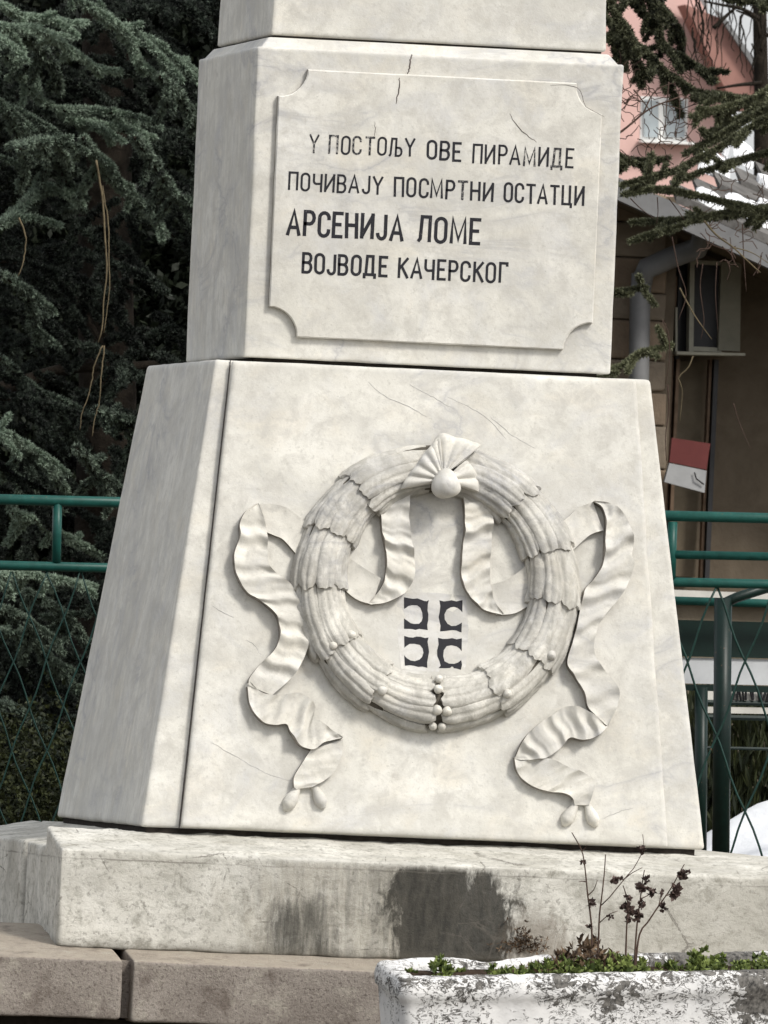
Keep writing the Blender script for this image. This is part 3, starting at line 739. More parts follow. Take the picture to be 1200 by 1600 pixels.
# right outer ribbon
ribbon(c6, [(440, 230), (495, 185), (540, 145), (600, 124)], [(500, 340), (545, 295), (590, 258), (642, 240)], .004, .010, 1.3, .003, 5)
ribbon(c6, [(598, 122), (635, 148), (650, 200), (646, 290), (640, 375), (600, 445), (562, 490), (545, 560), (520, 680), (490, 790), (522, 850), (560, 915), (582, 985), (655, 1056)],
       [(602, 120), (670, 130), (722, 172), (750, 225), (766, 295), (756, 345), (766, 380), (748, 450), (705, 525), (650, 590), (618, 645), (600, 720), (620, 790), (700, 895), (702, 960), (660, 1058)][:14]+[(702, 960), (660, 1058)], .022, .014, 7.6, .012, 6)
ribbon(c6, [(655, 1054), (600, 1010), (548, 980), (480, 977), (430, 1010), (370, 1050), (310, 1110), (272, 1192)], [(662, 1056), (620, 1095), (560, 1116), (502, 1105), (462, 1148), (405, 1188), (350, 1196), (300, 1198)], .014, .012, 4.4, .013, 7)
ribbon(c6, [(270, 1186), (280, 1240), (322, 1292), (400, 1326), (475, 1336), (512, 1356), (522, 1384)], [(300, 1199), (350, 1197), (420, 1192), (500, 1228), (560, 1250), (604, 1290), (584, 1384)], .010, .009, 3.1, .008, 8)
bead(c6, [(535, 1350), (522, 1395), (498, 1435), (480, 1470)], [.013, .011, .015, .0215, .0215, .006])
bead(c6, [(572, 1350), (586, 1400), (602, 1440), (616, 1474)], [.013, .010, .014, .020, .0200, .006])
# ribbons hanging inside the wreath
ribbon(c4, [(250, 460), (300, 500), (350, 535), (400, 565)], [(240, 570), (280, 615), (320, 645), (370, 660)], .003, .008, .8, .002, 9)
ribbon(c4, [(398, 240), (398, 330), (404, 400), (417, 470), (417, 545), (400, 600), (360, 650)], [(506, 240), (500, 340), (508, 420), (519, 490), (518, 560), (486, 618), (420, 652), (362, 661)], .016, .010, 4.6, .013, 10)
ribbon(c4, [(790, 590), (850, 572), (905, 535), (965, 480)], [(818, 697), (880, 692), (930, 665), (975, 630)], .007, .003, .8, .002, 11)
ribbon(c4, [(692, 240), (700, 330), (700, 400), (690, 490), (692, 572), (722, 632), (774, 680), (838, 698)], [(800, 240), (803, 340), (796, 440), (791, 530), (796, 600), (812, 655), (842, 692)], .016, .010, 4.8, .013, 12)

# ---- the four dark fire-steel marks
def wavyC(x0, y0, x1, y1, side, seed):
    rr = random.Random(seed); out = []
    def edge(a, b, dy, n=12, k=2.0):
        L = []
        for i in range(n):
            t = i/n; nx, ny = -(b[1]-a[1]), b[0]-a[0]; l = math.hypot(nx, ny)
            o = dy*math.sin(t*math.pi*k+.3)*math.sin(t*math.pi)**.5
            L.append((a[0]+(b[0]-a[0])*t+nx/l*o, a[1]+(b[1]-a[1])*t+ny/l*o))
        return L
    closed, opened = (x1, x0) if side > 0 else (x0, x1)   # closed spine side
    cx = (x0+x1)/2+(-.12 if side > 0 else .12)*(x1-x0); cy = (y0+y1)/2; r = (x1-x0)*.385
    s = 1 if side > 0 else -1
    out += edge((opened, y0), (closed, y0+1), 4.5*s, 14, 3.0)
    out += edge((closed, y0+1), (closed, y1), 4*s, 12, 2)
    out += edge((closed, y1), (opened, y1-1), 3.5*s, 14, 3.0)
    # inner round bite
    half = 38
    if side > 0: A = [(cx+r*math.cos(rad(t)), cy+r*math.sin(rad(t))) for t in np.linspace(180-half, -180+half, 26)]
    else: A = [(cx+r*math.cos(rad(t)), cy+r*math.sin(rad(t))) for t in np.linspace(half, 360-half, 26)]
    out += [(opened, A[0][1]+(6))]+A+[(opened, A[-1][1]-6)] if side > 0 else [(opened, A[0][1]+6)]+A+[(opened, A[-1][1]-6)]
    return out
c7 = lambda x, y: (600+x/7.5, 900+y/7.5)
def poly_on_panel(name, pts, parent, mat, h=.0008):
    P = [uv(*c7(*p)) for p in pts]; bm = bmesh.new(); vs_ = [bm.verts.new(rel(p[0], p[1], h)) for p in P]
    es = [bm.edges.new((vs_[i], vs_[(i+1) % len(vs_)])) for i in range(len(vs_))]
    bmesh.ops.triangle_fill(bm, edges=es, use_beauty=True, normal=Vector(EN)); me = bpy.data.meshes.new(name); bm.to_mesh(me); bm.free()
    return link(name, me, mat, parent)
M_plaster = marble('cleaned_marble', hi=(.76, .75, .72), lo=(.66, .65, .62), off=30)
def bump_patch():
    pts = [(150, 210), (380, 190), (640, 200), (960, 235), (990, 620), (960, 1060), (880, 1130), (560, 1120), (200, 1090), (160, 700)]
    return poly_on_panel('emblem_ground', pts, mon, M_plaster, .0004)
bump_patch()
poly_on_panel('emblem_mark', [(233, 248), (290, 260), (340, 268), (390, 262), (430, 276), (470, 292), (500, 296), (526, 282), (514, 330), (510, 400), (520, 450), (518, 520), (506, 575), (512, 634), (470, 628), (410, 620), (370, 632), (330, 622), (290, 620), (234, 620), (234, 498),
             (270, 522), (310, 552), (350, 562), (410, 560), (440, 530), (452, 490), (448, 430), (425, 372), (390, 346), (330, 342), (285, 352), (258, 374), (234, 386)], mon, M_inkblue)
poly_on_panel('emblem_mark', [(648, 284), (700, 298), (750, 292), (790, 284), (850, 298), (885, 288), (920, 284), (918, 428), (895, 400), (860, 374), (820, 362), (780, 368), (735, 395), (708, 450), (712, 510), (745, 560), (790, 586), (840, 584), (880, 566), (912, 545), (908, 662), (880, 654), (850, 640), (800, 634), (740, 642), (690, 648), (656, 650), (662, 580), (650, 530), (640, 480), (652, 420), (660, 350)], mon, M_inkblue)
poly_on_panel('emblem_mark', [(236, 702), (290, 718), (340, 722), (380, 710), (430, 712), (480, 728), (522, 720), (510, 770), (520, 830), (528, 890), (515, 960), (506, 1010), (508, 1078), (450, 1062), (400, 1066), (350, 1052), (300, 1046), (244, 1052), (236, 930),
             (265, 962), (310, 990), (360, 998), (415, 980), (445, 950), (462, 900), (452, 850), (420, 808), (350, 794), (300, 796), (262, 820), (238, 842)], mon, M_inkblue)
poly_on_panel('emblem_mark', [(632, 724), (690, 738), (750, 736), (800, 728), (850, 742), (912, 730), (910, 882), (885, 850), (850, 825), (790, 812), (735, 822), (700, 870), (694, 940), (710, 1000), (760, 1026), (820, 1030), (865, 1015), (905, 985), (914, 1040), (900, 1100), (850, 1086), (790, 1078), (720, 1082), (640, 1080), (664, 1050), (650, 1000), (624, 940), (622, 870), (640, 800)], mon, M_inkblue)

# ------------------------------------------------------------------ planter
def planter():
    root = empty('concrete_planter', 'low concrete planter with flaking white paint in front of the stone steps', 'planter', (.4, -1.35, gz(.4, -1.35)))
    FL = at(628, 1530, -1.76); FR = at(1268, 1517, -1.40); BL = at(584, 1497, -1.42); BR = at(1224, 1484, -1.06)
    tv = []; 
    ux = FR-FL; lx = np.linalg.norm(ux); uy = BL-FL; ly = np.linalg.norm(uy); ux = ux/lx; uy = uy/ly; up = np.array([0, 0, 1.])
    def perim(inset, n=220):
        r = max(.008, .045-inset*.7); x0, x1, y0, y1 = inset, lx-inset, inset, ly-inset; P = []
        segs = [((x0+r, y0), (x1-r, y0)), ((x1-r, y0+r), 270, 360), ((x1, y0+r), (x1, y1-r)), ((x1-r, y1-r), 0, 90), ((x1-r, y1), (x0+r, y1)), ((x0+r, y1-r), 90, 180), ((x0, y1-r), (x0, y0+r)), ((x0+r, y0+r), 180, 270)]
        for s in segs:
            if len(s) == 2:
                a, b_ = s; m = 90 if abs(a[0]-b_[0]) > .3 else 26
                for i in range(m): P.append((a[0]+(b_[0]-a[0])*i/m, a[1]+(b_[1]-a[1])*i/m))
            else:
                c, t0, t1 = s
                for i in range(6): t = rad(t0+(t1-t0)*i/6); P.append((c[0]+r*math.cos(t), c[1]+r*math.sin(t)))
        return P
    prof = [(.035, -.42), (.030, -.30), (.020, -.18), (.010, -.10), (.006, -.075), (-.004, -.062), (-.006, -.04), (-.004, -.020), (.002, -.006), (.012, .000), (.03, .001), (.048, -.001), (.056, -.008), (.060, -.03), (.062, -.10)]
    V = []; Fx = []
    rings = []
    for (ins, z) in prof:
        P = perim(max(ins, -.006)); ring = []
        for p in P:
            w = FL+ux*p[0]+uy*p[1]+up*z
            d = .004*nz(w, 9, 3)+.005*nz(w, 31, 4)+.0045*nz(w, 75, 1); k = 1 if z > -.4 else 0
            chipd = max(0, nz(w, 9, 8)-.2)*.03 if z > -.03 else 0
            w = w+np.array([d*.8, -d*.9, d*.6-chipd])*k
            ring.append(w)
        rings.append(ring)
    n = len(rings[0])
    for r_ in rings: V += r_
    for i in range(len(rings)-1):
        for j in range(n): Fx.append((i*n+j, i*n+(j+1) % n, (i+1)*n+(j+1) % n, (i+1)*n+j))
    o = mesh('trough', V, Fx, M_planter, root, True)
    # soil
    sv = []; sf = []
    nx, ny = 60, 14
    for j in range(ny+1):
        for i in range(nx+1):
            w = FL+ux*(.05+(lx-.10)*i/nx)+uy*(.05+(ly-.10)*j/ny)+up*(-.032+.010*math.sin(math.pi*j/ny)+.012*nz((i*.2, j*.3, 0), 1))
            sv.append(w)
    for j in range(ny):
        for i in range(nx): a = j*(nx+1)+i; sf.append((a, a+1, a+nx+2, a+nx+1))
    mesh('soil', sv, sf, M_soil, root, True)
    adopt(root)
    return FL, ux, uy, lx, ly, up
PF, pux, puy, plx, ply, pup = planter()
def psoil(px, f=.5):
    """point on the soil below photograph column px, f = fraction of the depth"""
    best = None
    for i in range(200):
        p = PF+pux*(.05+(plx-.1)*i/199)+puy*(ply*f)+pup*(-.028); v = p-CP; z = v@cf; x = 600+F*(v@cr)/z
        if best is None or abs(x-px) < best[0]: best = (abs(x-px), p)
    return best[1]
def leaf_cloud(name, P, Nrm, size, k, mat, parent=None, wid=.45, spread=.9, seed=1, tintr=(0, 1)):
    """k leaf faces round every point: pointed quads"""
    rg = np.random.default_rng(seed); n = len(P); P = np.repeat(np.asarray(P), k, 0); A = np.repeat(np.asarray(Nrm), k, 0)
    d = A+rg.normal(0, spread, P.shape); d /= np.linalg.norm(d, axis=1)[:, None]
    s = np.cross(d, rg.normal(0, 1, P.shape)); s /= np.linalg.norm(s, axis=1)[:, None]
    L = size*rg.uniform(.6, 1.25, len(P))[:, None]
    V = np.stack([P, P+d*L*.5+s*L*wid*.5, P+d*L, P+d*L*.5-s*L*wid*.5], 1).reshape(-1, 3)
    Fq = np.arange(len(V)).reshape(-1, 4); t = np.repeat(np.repeat(rg.uniform(*tintr, n), k)+rg.normal(0, .12, n*k), 4)
    return npmesh(name, V, Fq, mat, parent, t)
# succulents in the planter
rg = np.random.default_rng(5); pts = []; pts2 = []
for (xa, xb, n, hh_) in [(636, 652, 4, .014), (676, 706, 46, .052), (700, 735, 6, .01), (762, 800, 26, .030), (806, 840, 22, .034), (836, 868, 36, .045), (872, 905, 60, .058), (905, 940, 46, .050), (945, 985, 90, .068), (990, 1010, 20, .04), (1020, 1066, 22, .024), (1078, 1102, 70, .066), (1102, 1132, 50, .05), (1140, 1170, 36, .036), (1176, 1215, 60, .05)]:
    for _ in range(n):
        p = psoil(rg.uniform(xa, xb), rg.uniform(.12, .7)); m_ = math.sin(math.pi*rg.uniform(.05, .95)); pts.append(p+np.array([0, 0, rg.uniform(0, hh_)*m_-.004]))
stuff(tag(leaf_cloud('succulent_cover', pts, [[0, 0, 1.]]*len(pts), .020, 12, M_sedum, None, .5, .8, 2), 'low bright green succulents growing along the planter soil', 'plants'))
for _ in range(240):
    x = rg.normal(915, 42); p = psoil(x, rg.uniform(.3, .85)); pts2.append(p+np.array([0, 0, rg.uniform(0, .085)*math.exp(-((x-915)/55)**2)]))
stuff(tag(leaf_cloud('withered_cover', pts2, [[0, 0, 1.]]*len(pts2), .026, 5, M_brownleaf, None, .35, 1.0, 3), 'brown withered leaves round the foot of the dried stems', 'plants'))
# dried stems
c8 = lambda x, y: (560+x/1.875, 1250+y/1.875)
def stem_plant(label, main, twigs, pods, seed):
    base = psoil(c8(*main[0])[0], .45); Yb = base[1]
    root = empty('dried_plant', label, 'plant', tuple(base), 'dried stems standing in the planter')
    main = main[:]; bpx = base
    def W3(pts, jit=.0): return [at(*c8(*p), Yb+jit*math.sin(i*1.3+seed)) for i, p in enumerate(pts)]
    Q = [tuple(p) for p in W3(main, .008)]; Q = [(Q[0][0]+(Q[0][0]-Q[1][0])*.3, Q[0][1], base[2]-.03)]+Q; L = smoothline(Q, 20); b = MB(); b.tube(L, list(np.linspace(.0038, .0016, 20)), 6); b.build('stem', M_dry, root, True)
    for t in twigs:
        L = smoothline([tuple(p) for p in W3(t, .01)], 8); b = MB(); b.tube(L, list(np.linspace(.0020, .0009, 8)), 5); b.build('twig', M_dry, root, True)
    for (x, y, s) in pods:
        p = at(*c8(x, y), Yb); P = [p+rg.normal(0, .004, 3) for _ in range(5)]
        leaf_cloud('seed_head', P, [[0, 0, .6]]*5, .014*s, 7, M_pod, root, .7, .9, int(x))
    adopt(root)
M_pod = foliage('seed_heads', (.035, .022, .02), (.11, .075, .065))
stem_plant('tallest dried stem in the planter, leaning slightly left, with thin bare tip', [(684, 400), (680, 340), (672, 280), (665, 210), (655, 150), (625, 95)], [[(655, 150), (665, 140), (670, 132)], [(672, 280), (690, 262), (700, 235)], [(668, 240), (655, 238), (645, 240)]], [(684, 302, 1.1), (660, 184, .7), (676, 375, .8)], 1)
stem_plant('forked dried stem with long bare tip rising beside the tallest one', [(704, 395), (706, 340), (712, 290), (720, 220), (724, 160)], [[(710, 310), (745, 275), (775, 235), (800, 210), (835, 145), (833, 100)], [(706, 360), (735, 335), (760, 325)], [(775, 235), (800, 215), (832, 198)]], [(748, 240, 1.1), (833, 148, 1.2), (765, 232, .8), (735, 345, .7)], 2)
stem_plant('short dried stem carrying a column of dark seed heads', [(784, 430), (786, 370), (790, 320), (785, 280), (775, 250)], [[(788, 340), (800, 330), (805, 320)]], [(788, 325, 1.2), (791, 290, .9), (792, 352, 1.0), (784, 310, 1.1)], 3)
stem_plant('upright dried stem with clustered seed heads at its top', [(812, 420), (818, 350), (826, 290), (832, 240), (838, 205)], [[(826, 290), (850, 278), (862, 262)]], [(828, 255, 1.3), (838, 235, 1.0), (821, 345, 1.3), (818, 335, 1.2), (860, 272, 1.0), (830, 308, 1.0), (826, 262, 1.1)], 4)
stem_plant('rightmost dried stem, arching right with large drooping seed heads', [(822, 400), (850, 355), (880, 310), (915, 260), (940, 215), (955, 188)], [[(880, 310), (886, 280), (888, 262)], [(900, 280), (920, 275), (930, 268)], [(940, 225), (960, 220), (970, 215)]], [(947, 225, 1.3), (932, 268, 1.7), (962, 214, .9), (895, 312, 1.1), (887, 272, .7), (925, 280, 1.3)], 5)
# tuft of dry moss against the slab
P = [np.array([.245+rg.normal(0, .035), BY-.012, .50+abs(rg.normal(0, .035))]) for _ in range(90)]
stuff(tag(leaf_cloud('dry_moss', P, [[0, -.6, .6]]*90, .014, 6, M_brownleaf, None, .3, .9, 8), 'small dry brown tuft clinging to the stained slab', 'plants'))

# ------------------------------------------------------------------ fences
def bar(b, p, q, r=.018, k=10): b.tube([p, q], r, k)
def fence_left():
    Y = 3.2; root = empty('tubular_fence', 'green tubular fence with diamond wire mesh left of the monument', 'fence', tuple(at(-60, 1330, Y)))
    A = lambda x, y: at(x, y, Y)
    b = MB(); bar(b, A(-420, 770), A(600, 795), .0185); b.build('top_rail', M_green, root, True)
    b = MB(); bar(b, A(-420, 873), A(600, 898), .0165); b.build('lower_rail', M_green, root, True)
    for x in (90, 560): b = MB(); bar(b, A(x, 782), A(x-2, 879), .0155); b.build('short_post', M_green, root, True)
    b = MB(); bar(b, A(-200, 776), A(-212, 1380), .03); b.build('post', M_green, root, True)
    b = MB(); x0, x1, y0, y1 = -80, 600, 893, 1330
    dx = 53; sl = 26.5/70
    wires(b, A, x0, x1, y0, y1, dx, sl, .0030); stuff(b.build('wire_mesh', M_wire, root, True)); adopt(root)
def wires(b, A, x0, x1, y0, y1, dx, sl, r, off=0):
    H = y1-y0; x = x0-H*sl
    rr = random.Random(int(y0))
    while x < x1+H*sl:
        for s in (1, -1):
            xa = x+off; P = []
            if s < 0: xa = x+off
            n = 16
            for i in range(n+1):
                yy = y0+H*i/n; xx = xa+s*sl*H*i/n+2.2*math.sin(yy/140*math.pi*2*s+x)
                if x0 <= xx <= x1: P.append(A(xx, yy)+np.array([0, s*.003, 0]))
            if len(P) > 1: b.tube(P, r, 5)
        x += dx
fence_left()
def fence_right():
    Y = 2.9; root = empty('tubular_fence', 'green tubular fence with three rails and diamond mesh right of the monument', 'fence', tuple(at(1100, 1345, Y)))
    A = lambda x, y: at(x, y, Y)
    b = MB(); bar(b, A(760, 799), A(1700, 822), .0185); b.build('top_rail', M_green, root, True)
    b = MB(); bar(b, A(1054, 866.5), A(1700, 880), .0150); b.build('middle_rail', M_green, root, True)
    b = MB(); bar(b, A(760, 903), A(1700, 924), .0165); b.build('lower_rail', M_green, root, True)
    b = MB(); bar(b, A(1051, 815), A(1048, 905), .0165); b.build('short_post', M_green, root, True)
    b = MB(); wires(b, A, 800, 1500, 916, 1350, 92, 46/118, .0040, 28); stuff(b.build('wire_mesh', M_wire, root, True)); adopt(root)
fence_right()
def gate():
    Y = 3.5; root = empty('steel_gate_frame', 'dark green steel post frame with slanting brace and white board behind the mesh', 'frame', tuple(at(1130, 1345, Y)))
    A = lambda x, y: at(x, y, Y)
    b = MB(); b.tube([A(1130, 934), A(1126, 1360)], .030, 14); b.build('post', M_green2, root, True)
    b = MB(); b.tube([A(1124, 946), A(1150, 934), A(1230, 908)], .018, 10); b.build('brace', M_green2, root, True)
    b = MB(); b.tube([at(1096, 1074, Y+.3), at(1094, 1360, Y+.3)], .022, 10); b.build('post', M_green2, root, True)
    b = MB(); bar(b, at(1040, 938, Y+.2), at(1420, 950, Y+.2), .015); b.build('rail', M_green, root, True)
    p = lambda x, y, d: (at(x, y, Y+d)[0], at(x, y, Y+d)[2])
    MB().prism([p(1040, 968, .3), p(1420, 978, .3), p(1420, 1034, .3), p(1040, 1025, .3)], Y+.3, Y+.36).build('beam', M_green2, root)
    MB().prism([p(1040, 1026.5, .3), p(1420, 1035.5, .3), p(1420, 1076, .3), p(1040, 1067, .3)], Y+.31, Y+.335).build('board', M_board, root)
    MB().prism([p(1040, 1068.5, .3), p(1420, 1077, .3), p(1420, 1088, .3), p(1040, 1078, .3)], Y+.31, Y+.35).build('rail', M_green2, root)
    adopt(root)
M_board = plain('white_board', (.52, .54, .56), .6, .10, 10, .3)
gate()
def lattice():
    """pale patterned strip and thin rails low behind the gate frame"""
    Y = 4.6; root = empty('low_railing', 'low dark railing with a pale patterned strip beyond the green post', 'railing', tuple(at(1180, 1345, Y)))
    p = lambda x, y: (at(x, y, Y)[0], at(x, y, Y)[2])
    MB().prism([p(1100, 1078), p(1420, 1084), p(1420, 1102), p(1100, 1095)], Y, Y+.02).build('pale_strip', M_pale, root)
    MB().prism([p(1100, 1104), p(1420, 1109), p(1420, 1119), p(1100, 1114)], Y, Y+.02).build('pale_strip', M_pale, root)
    b = MB()
    for i in range(60):
        x = 1142+i*5.2; y0 = 1078+(x-1100)*.02; b.tube([at(x+random.uniform(-3, 3), y0, Y-.01), at(x+random.uniform(-3, 4), y0+15, Y-.01)], .0045, 4)
    stuff(b.build('lattice', M_dark, root))
    b = MB()
    for yy in (1097, 1120, 1168): bar(b, at(1095, yy, Y), at(1420, yy+7, Y), .010 if yy < 1160 else .006, 6)
    b.build('rail', M_green2, root); adopt(root)
M_pale = plain('pale_panel', (.55, .54, .50), .7, .15, 12, .3); M_dark = plain('dark_metal', (.02, .02, .022), .5, .2, 20, .4)
lattice()

# snow heap and the snow lying in the yard
def heap(name, px, py, Y, rx, ry, h, mat, seed):
    c = at(px, py, Y); nx = 30; V = []; Fx = []
    for j in range(nx+1):
        for i in range(nx+1):
            u = -1+2*i/nx; v = -1+2*j/nx; rr_ = u*u+v*v
            x = c[0]+u*rx; y = Y+v*ry; z0 = gz(x, y)-.06
            z = z0+(h+.06)*max(0, 1-rr_)**.6*(1+.35*nz((x, y, 0), 1.7, seed))+.02*nz((x, y, 0), 7, seed) if rr_ < 1 else z0
            V.append((x, y, z))
    for j in range(nx):
        for i in range(nx): a = j*(nx+1)+i; Fx.append((a, a+1, a+nx+2, a+nx+1))
    return struct(mesh(name, V, Fx, mat, None, True))
heap('snow_heap', 1290, 1300, 5.2, .55, 1.2, .30, M_snow, 4)
# paved strip and low wall of the yard behind the fence
M_brownwall = plain('brown_render', (.15, .122, .09), .95, .25, 5, .1, .5)
M_tanwall = plain('tan_stone', (.24, .185, .135), .9, .22, 7, .1, .6)
M_tanwall2 = plain('tan_stone_grey', (.235, .195, .15), .9, .22, 7, .1, .6)
M_yard = plain('low_wall_render', (.16, .135, .10), .95, .2, 6, .1, .5)

# ------------------------------------------------------------------ brown building at right
def building():
    Y = 12.0; base = at(1100, 1330, Y)
    root = empty('old_house', 'old brown house with downpipe, small shuttered window and snowy roof', 'house', (base[0], Y, .6))
    p = lambda x, y, yy=Y: (at(x, y, yy)[0], at(x, y, yy)[2])
    MB().prism([p(700, 330), p(1900, 372), p(1900, 1500), p(700, 1460)], Y+.30, Y+2.5).build('wall', M_brownwall, root)
    # stone pier in courses
    ys = [300, 345, 400, 455, 498, 560, 610, 662, 730, 800, 870, 940]
    for i in range(len(ys)-1):
        a, c = ys[i], ys[i+1]
        bt = [(*[p(948, c-.8)[0]], Y, p(948, c-1)[1]), (p(1040, c+1)[0], Y, p(948, c-1)[1]), (p(1040, c+1)[0], Y+.32, p(948, c-1)[1]), (p(948, c)[0], Y+.32, p(948, c-1)[1])]
        tp = [(q[0], q[1], p(948, a+1)[1]) for q in bt]
        rough_box('stone', bt, tp, .006, (M_tanwall, M_tanwall2)[i % 2], root, res=.08, rough=.004, chip=.012, seed=60+i)
    MB().box((p(950, 900)[0], Y+.02, .3), (p(1037, 900)[0], Y+.3, p(948, 302)[1])).build('mortar', M_brownwall, root)
    # narrow posts and service pipes
    for (x0, x1, y0, y1, m_, d) in [(1042, 1047, 430, 905, M_post, .12), (1050, 1055, 560, 905, M_post, .10), (1056, 1062, 420, 780, M_dark, .14), (1106, 1110, 560, 905, M_post, .16), (1112, 1119, 560, 905, M_dark, .14)]:
        MB().box((p(x0, y1)[0], Y+d, p(x0, y1)[1]), (p(x1, y1)[0], Y+d+.05, p(x0, y0)[1])).build('pipe', m_, root)
    MB().box((p(1063, 900)[0], Y+.24, p(1063, 900)[1]), (p(1104, 900)[0], Y+.298, p(1063, 562)[1])).build('wall_panel', M_panelbrown, root)
    MB().box((p(1062, 540)[0], Y+.20, p(1062, 552)[1]), (p(1090, 540)[0], Y+.298, p(1062, 408)[1])).build('dark_recess', M_dark, root)
    # window
    w = MB().prism([p(1086, 410), p(1132, 412), p(1132, 546), p(1086, 544)], Y+.10, Y+.297).build('window', M_dark, root)
    fr = MB()
    for q in ([(1083, 406), (1090, 406), (1088, 549), (1081, 549)], [(1090, 406), (1132, 408), (1132, 414), (1090, 412)], [(1088, 541), (1132, 543), (1132, 550), (1088, 548)], [(1060, 480), (1063, 480), (1063, 555), (1060, 555)]):
        fr.prism([p(*z) for z in q], Y+.06, Y+.12)
    fr.build('window_frame', M_cream, w)
    MB().prism([p(1131, 408), p(1162, 410), p(1160, 549), p(1126, 547)], Y+.05, Y+.09).build('shutter', M_shutter, w)
    MB().prism([p(1056, 549), p(1163, 552), p(1163, 556), p(1056, 554)], Y-.02, Y+.25).build('sill', M_cream, w)
    # rain pipe: upright length and swan neck
    b = MB(); b.tube([at(996, 900, Y-.10), at(998, 600, Y-.10), at(1000, 470, Y-.10), at(1003, 428, Y-.10)], .041, 14); b.tube([at(1003, 440, Y-.10), at(1010, 420, Y-.10), at(1050, 402, Y-.12), at(1090, 388, Y-.2), at(1100, 365, Y-.25), at(1104, 340, Y-.3)], .043, 14)
    b.build('downpipe', M_zinc, root, True)
    # roof: tiles in overlapping courses climbing back, with eave board
    e0 = at(930, 292, Y-.45); e1 = at(1900, 700, Y-.45); slope = np.array([0, .8, .42])
    dirx = at(1200, 378, Y-.45)-at(1085, 326, Y-.45); dirx /= np.linalg.norm(dirx); o0 = at(1085, 326, Y-.45)-dirx*.7
    for i in range(14):
        a = o0+slope*(.17*i)+dirx*(.62+.12*i); c = a+slope*.20
        V = [a, a+dirx*5, c+dirx*5, c]; V = [v+np.array([0, 0, .028 if k < 2 else .0]) for k, v in enumerate(V)]+[v+np.array([0, 0, -.01]) for v in V]
        MB().add(V, [(0, 1, 2, 3), (7, 6, 5, 4), (0, 4, 5, 1), (1, 5, 6, 2), (2, 6, 7, 3), (3, 7, 4, 0)]).build('roof_course', M_roof, root)
    V = [o0+np.array([0, .0, -.012]), o0+dirx*5+np.array([0, 0, -.012]), o0+dirx*5+np.array([0, 0, -.10]), o0+np.array([0, 0, -.10])]
    V2 = [v+np.array([0, .06, 0]) for v in V]
    MB().add(V+V2, [(3, 2, 1, 0), (4, 5, 6, 7), (0, 1, 5, 4), (1, 2, 6, 5), (2, 3, 7, 6), (3, 0, 4, 7)]).build('eave_board', M_zinc, root)
    V = [o0+np.array([0, .06, -.06]), o0+dirx*5+np.array([0, .06, -.06]), o0+dirx*5+np.array([0, .80, -.06]), o0+np.array([0, .80, -.06])]
    V2 = [v+np.array([0, 0, -.02]) for v in V]
    MB().add(V+V2, [(0, 1, 2, 3), (7, 6, 5, 4), (0, 4, 5, 1), (1, 5, 6, 2), (2, 6, 7, 3), (3, 7, 4, 0)]).build('soffit', M_brownwall, root)
    # snow patches on the roof
    for i, (s, t, l, w_) in enumerate([(.72, .02, .17, .26), (.86, .10, .30, .30), (1.02, .26, .22, .16), (.80, .55, .20, .12), (1.06, .55, .26, .16), (1.2, .12, .4, .25), (1.35, .5, .5, .3), (.95, .85, .2, .1)]):
        V = []; Fx = []; n = 16
        for j in range(n+1):
            for k in range(n+1):
                u = -1+2*j/n; v = -1+2*k/n; r_ = (abs(u)**2.5+abs(v)**2.5)+.5*nz((u*2, v*2, i), 1.3, i)
                q = o0+dirx*(s+u*l*.36+l*.36)+slope*(t+w_*.3+v*w_*.3)+np.array([0, 0, .032+.022*max(0, 1-r_)**.5-(.06 if r_ > 1 else 0)])
                V.append(q)
        for j in range(n):
            for k in range(n): a = j*(n+1)+k; Fx.append((a, a+n+1, a+n+2, a+1))
        mesh('snow_patch', V, Fx, M_snow, root, True)
    adopt(root)
M_post = plain('weathered_timber', (.17, .12, .085), .9, .3, 20, .1); M_panelbrown = plain('brown_panel', (.15, .125, .09), .9, .25, 9, .1)
M_cream = plain('cream_frame_paint', (.34, .33, .27), .7, .15, 20, .2); M_shutter = plain('faded_shutter', (.22, .21, .165), .8, .15, 12, .2)
M_zinc = plain('grey_zinc', (.17, .172, .175), .5, .18, 9, .4); M_roof = plain('dark_roof_tile', (.13, .125, .12), .9, .35, 9, .1, .6)
building()
def yard_wall():
    Y = 8.0; root = empty('yard_wall', 'low brown rendered yard wall with pale coping behind the right fence', 'wall', (at(1200, 1330, Y)[0], Y, .6))
    p = lambda x, y, yy=Y: (at(x, y, yy)[0], at(x, y, yy)[2])
    MB().prism([p(1040, 925), p(1800, 955), p(1800, 1400), p(1040, 1400)], Y, Y+.25).build('wall', M_yard, root)
    MB().prism([p(1038, 921), p(1800, 951), p(1800, 970), p(1038, 941)], Y-.05, Y+.30).build('coping', M_pale, root); adopt(root)
yard_wall()
# red and white board on the house
def flagboard():
    Y = 11.85; root = empty('sign_board', 'small tilted board, red above and white below, hung on the brown house', 'sign', tuple(at(1070, 770, Y)))
    p = lambda x, y: (at(x, y, Y)[0], at(x, y, Y)[2])
    MB().prism([p(1050, 684), p(1110, 693), p(1104, 734), p(1046, 722)], Y, Y+.03).build('red_half', plain('faded_red', (.12, .028, .026), .7, .15, 12), root)
    MB().prism([p(1046, 723.5), p(1104, 735.5), p(1101, 770), p(1038, 753)], Y, Y+.03).build('white_half', plain('dull_white', (.33, .335, .34), .7, .12, 12), root)
    b = MB(); b.tube([at(1085, 738, Y-.01), at(1088, 748, Y-.012), at(1100, 757, Y-.01)], .003, 4); b.build('wire', M_dark, root); adopt(root)
flagboard()
